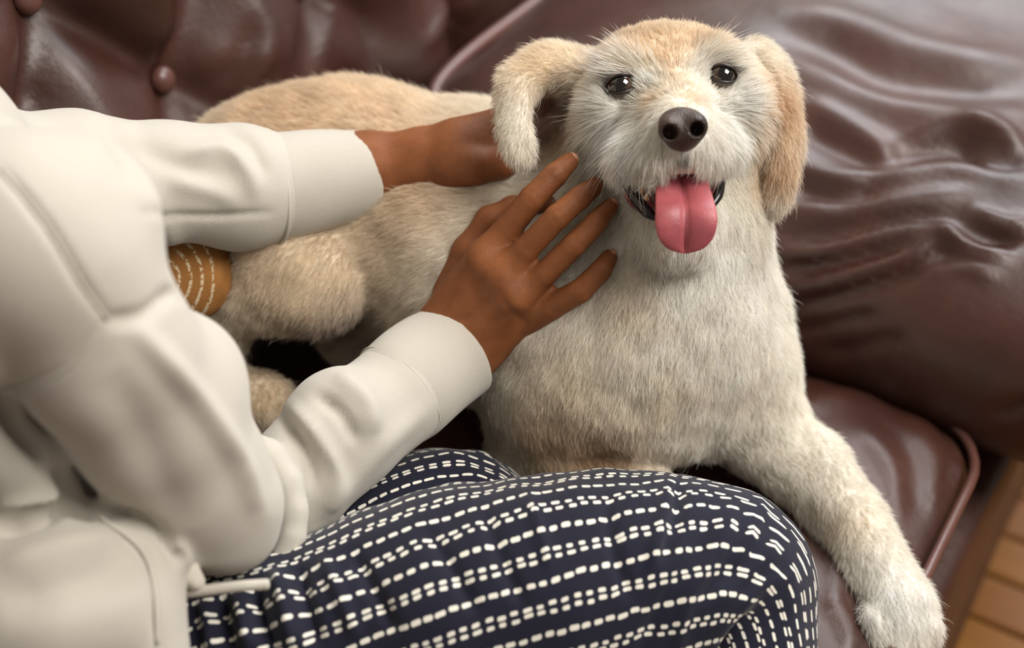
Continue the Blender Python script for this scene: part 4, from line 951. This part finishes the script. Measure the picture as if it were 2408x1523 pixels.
for c_, r_ in (((1578, 446, .862), (104, 52, 66)), ((1590, 470, .850), (84, 56, 52))):
    keep &= (((hp - V(*c_)) / (np.array(r_) * c_[2] / FPX)) ** 2).sum(1) > 1.10
keep &= ~((((px_[:, 0] - 1605) / 55) ** 2 + ((px_[:, 1] - 302) / 49) ** 2 < 1) & (hp[:, 2] > -0.86))
keep &= ~((((px_[:, 0] - 1612) / 60) ** 2 + ((px_[:, 1] - 480) / 95) ** 2 < 1) & (hp[:, 2] > -0.92))
hp, hn = hp[keep], hn[keep]; NH = len(hp)
cb_ = comb_field(hp, hn); Lh = hair_len(hp) * rng.uniform(0.6, 1.15, NH)
bodyw = np.clip(np.linalg.norm(hp - V(1585, 260, .90), axis=1) / 0.05 - 1.2, 0, 1)[:, None]
far = rng.random(NH)
def reg(px, py, d, r): return ((hp - V(px, py, d)) ** 2).sum(1) < (r * d / FPX) ** 2
brow = (reg(1455, 150, .88, 48) | reg(1512, 165, .88, 34) | reg(1692, 130, .88, 44) | reg(1640, 145, .88, 30)) & (far < 0.22); Lh[brow] *= 1.7
tuft = (reg(1775, 270, .90, 55) | reg(1400, 330, .90, 60) | reg(1540, 385, .85, 45) | reg(1655, 375, .85, 40)) & (far < 0.15); Lh[tuft] *= 1.45
stray = (far > 0.985) & (Lh > 0.004); Lh[stray] *= 1.7
clump = np.stack([noise(hp + o, 130) for o in (0, 11, 23)], 1) * (0.5 - 0.1 * bodyw) + np.stack([noise(hp + o, 420) for o in (5, 17, 31)], 1) * 0.35 + rng.normal(0, 1, (NH, 3)) * (0.16 + 0.16 * bodyw)
lift = 0.42 + 0.16 * bodyw[:, 0] + 0.12 * rng.normal(size=NH)
d0 = cb_ * (1 - lift)[:, None] + hn * lift[:, None] + clump * 0.55; d0 /= np.linalg.norm(d0, axis=1, keepdims=True)
d1 = cb_ + hn * (0.10 + 0.25 * bodyw) + clump * 0.5; d1 /= np.linalg.norm(d1, axis=1, keepdims=True)
NP = 5; pts = np.zeros((NH, NP, 3)); cur = hp - hn * 0.0006; pts[:, 0] = cur
for i in range(1, NP):
    s_ = i / (NP - 1); dd = d0 * (1 - s_) + d1 * s_; cur = cur + dd * (Lh / (NP - 1))[:, None]; pts[:, i] = cur
hc = coatcol(hp) * rng.uniform(0.82, 1.12, (NH, 1)); hc = np.clip(hc * (1 + 0.10 * noise(hp, 90)[:, None]), 0, 0.95)
eyed = np.minimum.reduce([np.linalg.norm(hp - V(ex, ey, ed - 0.004), axis=1) for ex, ey, ed, er in EYES]); w_ = (np.clip(1 - (eyed - 0.0084) / 0.0012, 0, 1) * 0.75)[:, None]; hc = hc * (1 - w_) + DARK * w_
mo = (np.abs(px_[keep][:, 1] - 368) < 12) & (np.abs(px_[keep][:, 0] - 1606) < 16) & (hp[:, 2] > -0.85); hc[mo] = hc[mo] * 0.5 + DARK * 0.5
hc[brow | tuft] = WHITE * rng.uniform(0.92, 1.0, ((brow | tuft).sum(), 1))
inside = np.zeros(NH, bool)                                  # no hair through hands and sleeves
for Fd in (B, S):
    for i in (1, 2, 3, 4):
        ok_ = ((pts[:, i] > Fd.lo + 0.01) & (pts[:, i] < Fd.lo + (Fd.n - 3) * Fd.h)).all(1); z_ = np.full(NH, 1.0); z_[ok_] = Fd.at(pts[ok_, i]); inside |= z_ < 0.0006
pts, hc = pts[~inside], hc[~inside]; NH = len(pts)
hcv = bpy.data.hair_curves.new('fur'); hcv.add_curves([NP] * NH)
hcv.attributes['position'].data.foreach_set('vector', W(pts.reshape(-1, 3)).astype(np.float32).ravel())
ra = hcv.attributes.get('radius') or hcv.attributes.new('radius', 'FLOAT', 'POINT')
ra.data.foreach_set('value', np.tile(np.array([1.0, 0.95, 0.8, 0.55, 0.15], np.float32) * 0.00012, NH))
ca_ = hcv.attributes.new('coat', 'FLOAT_COLOR', 'CURVE'); ca_.data.foreach_set('color', np.concatenate([hc, np.ones((NH, 1))], 1).astype(np.float32).ravel())
hcv.materials.append(M_hair)
fur = link(bpy.data.objects.new('fur', hcv), dog); tag(fur, kind='stuff')
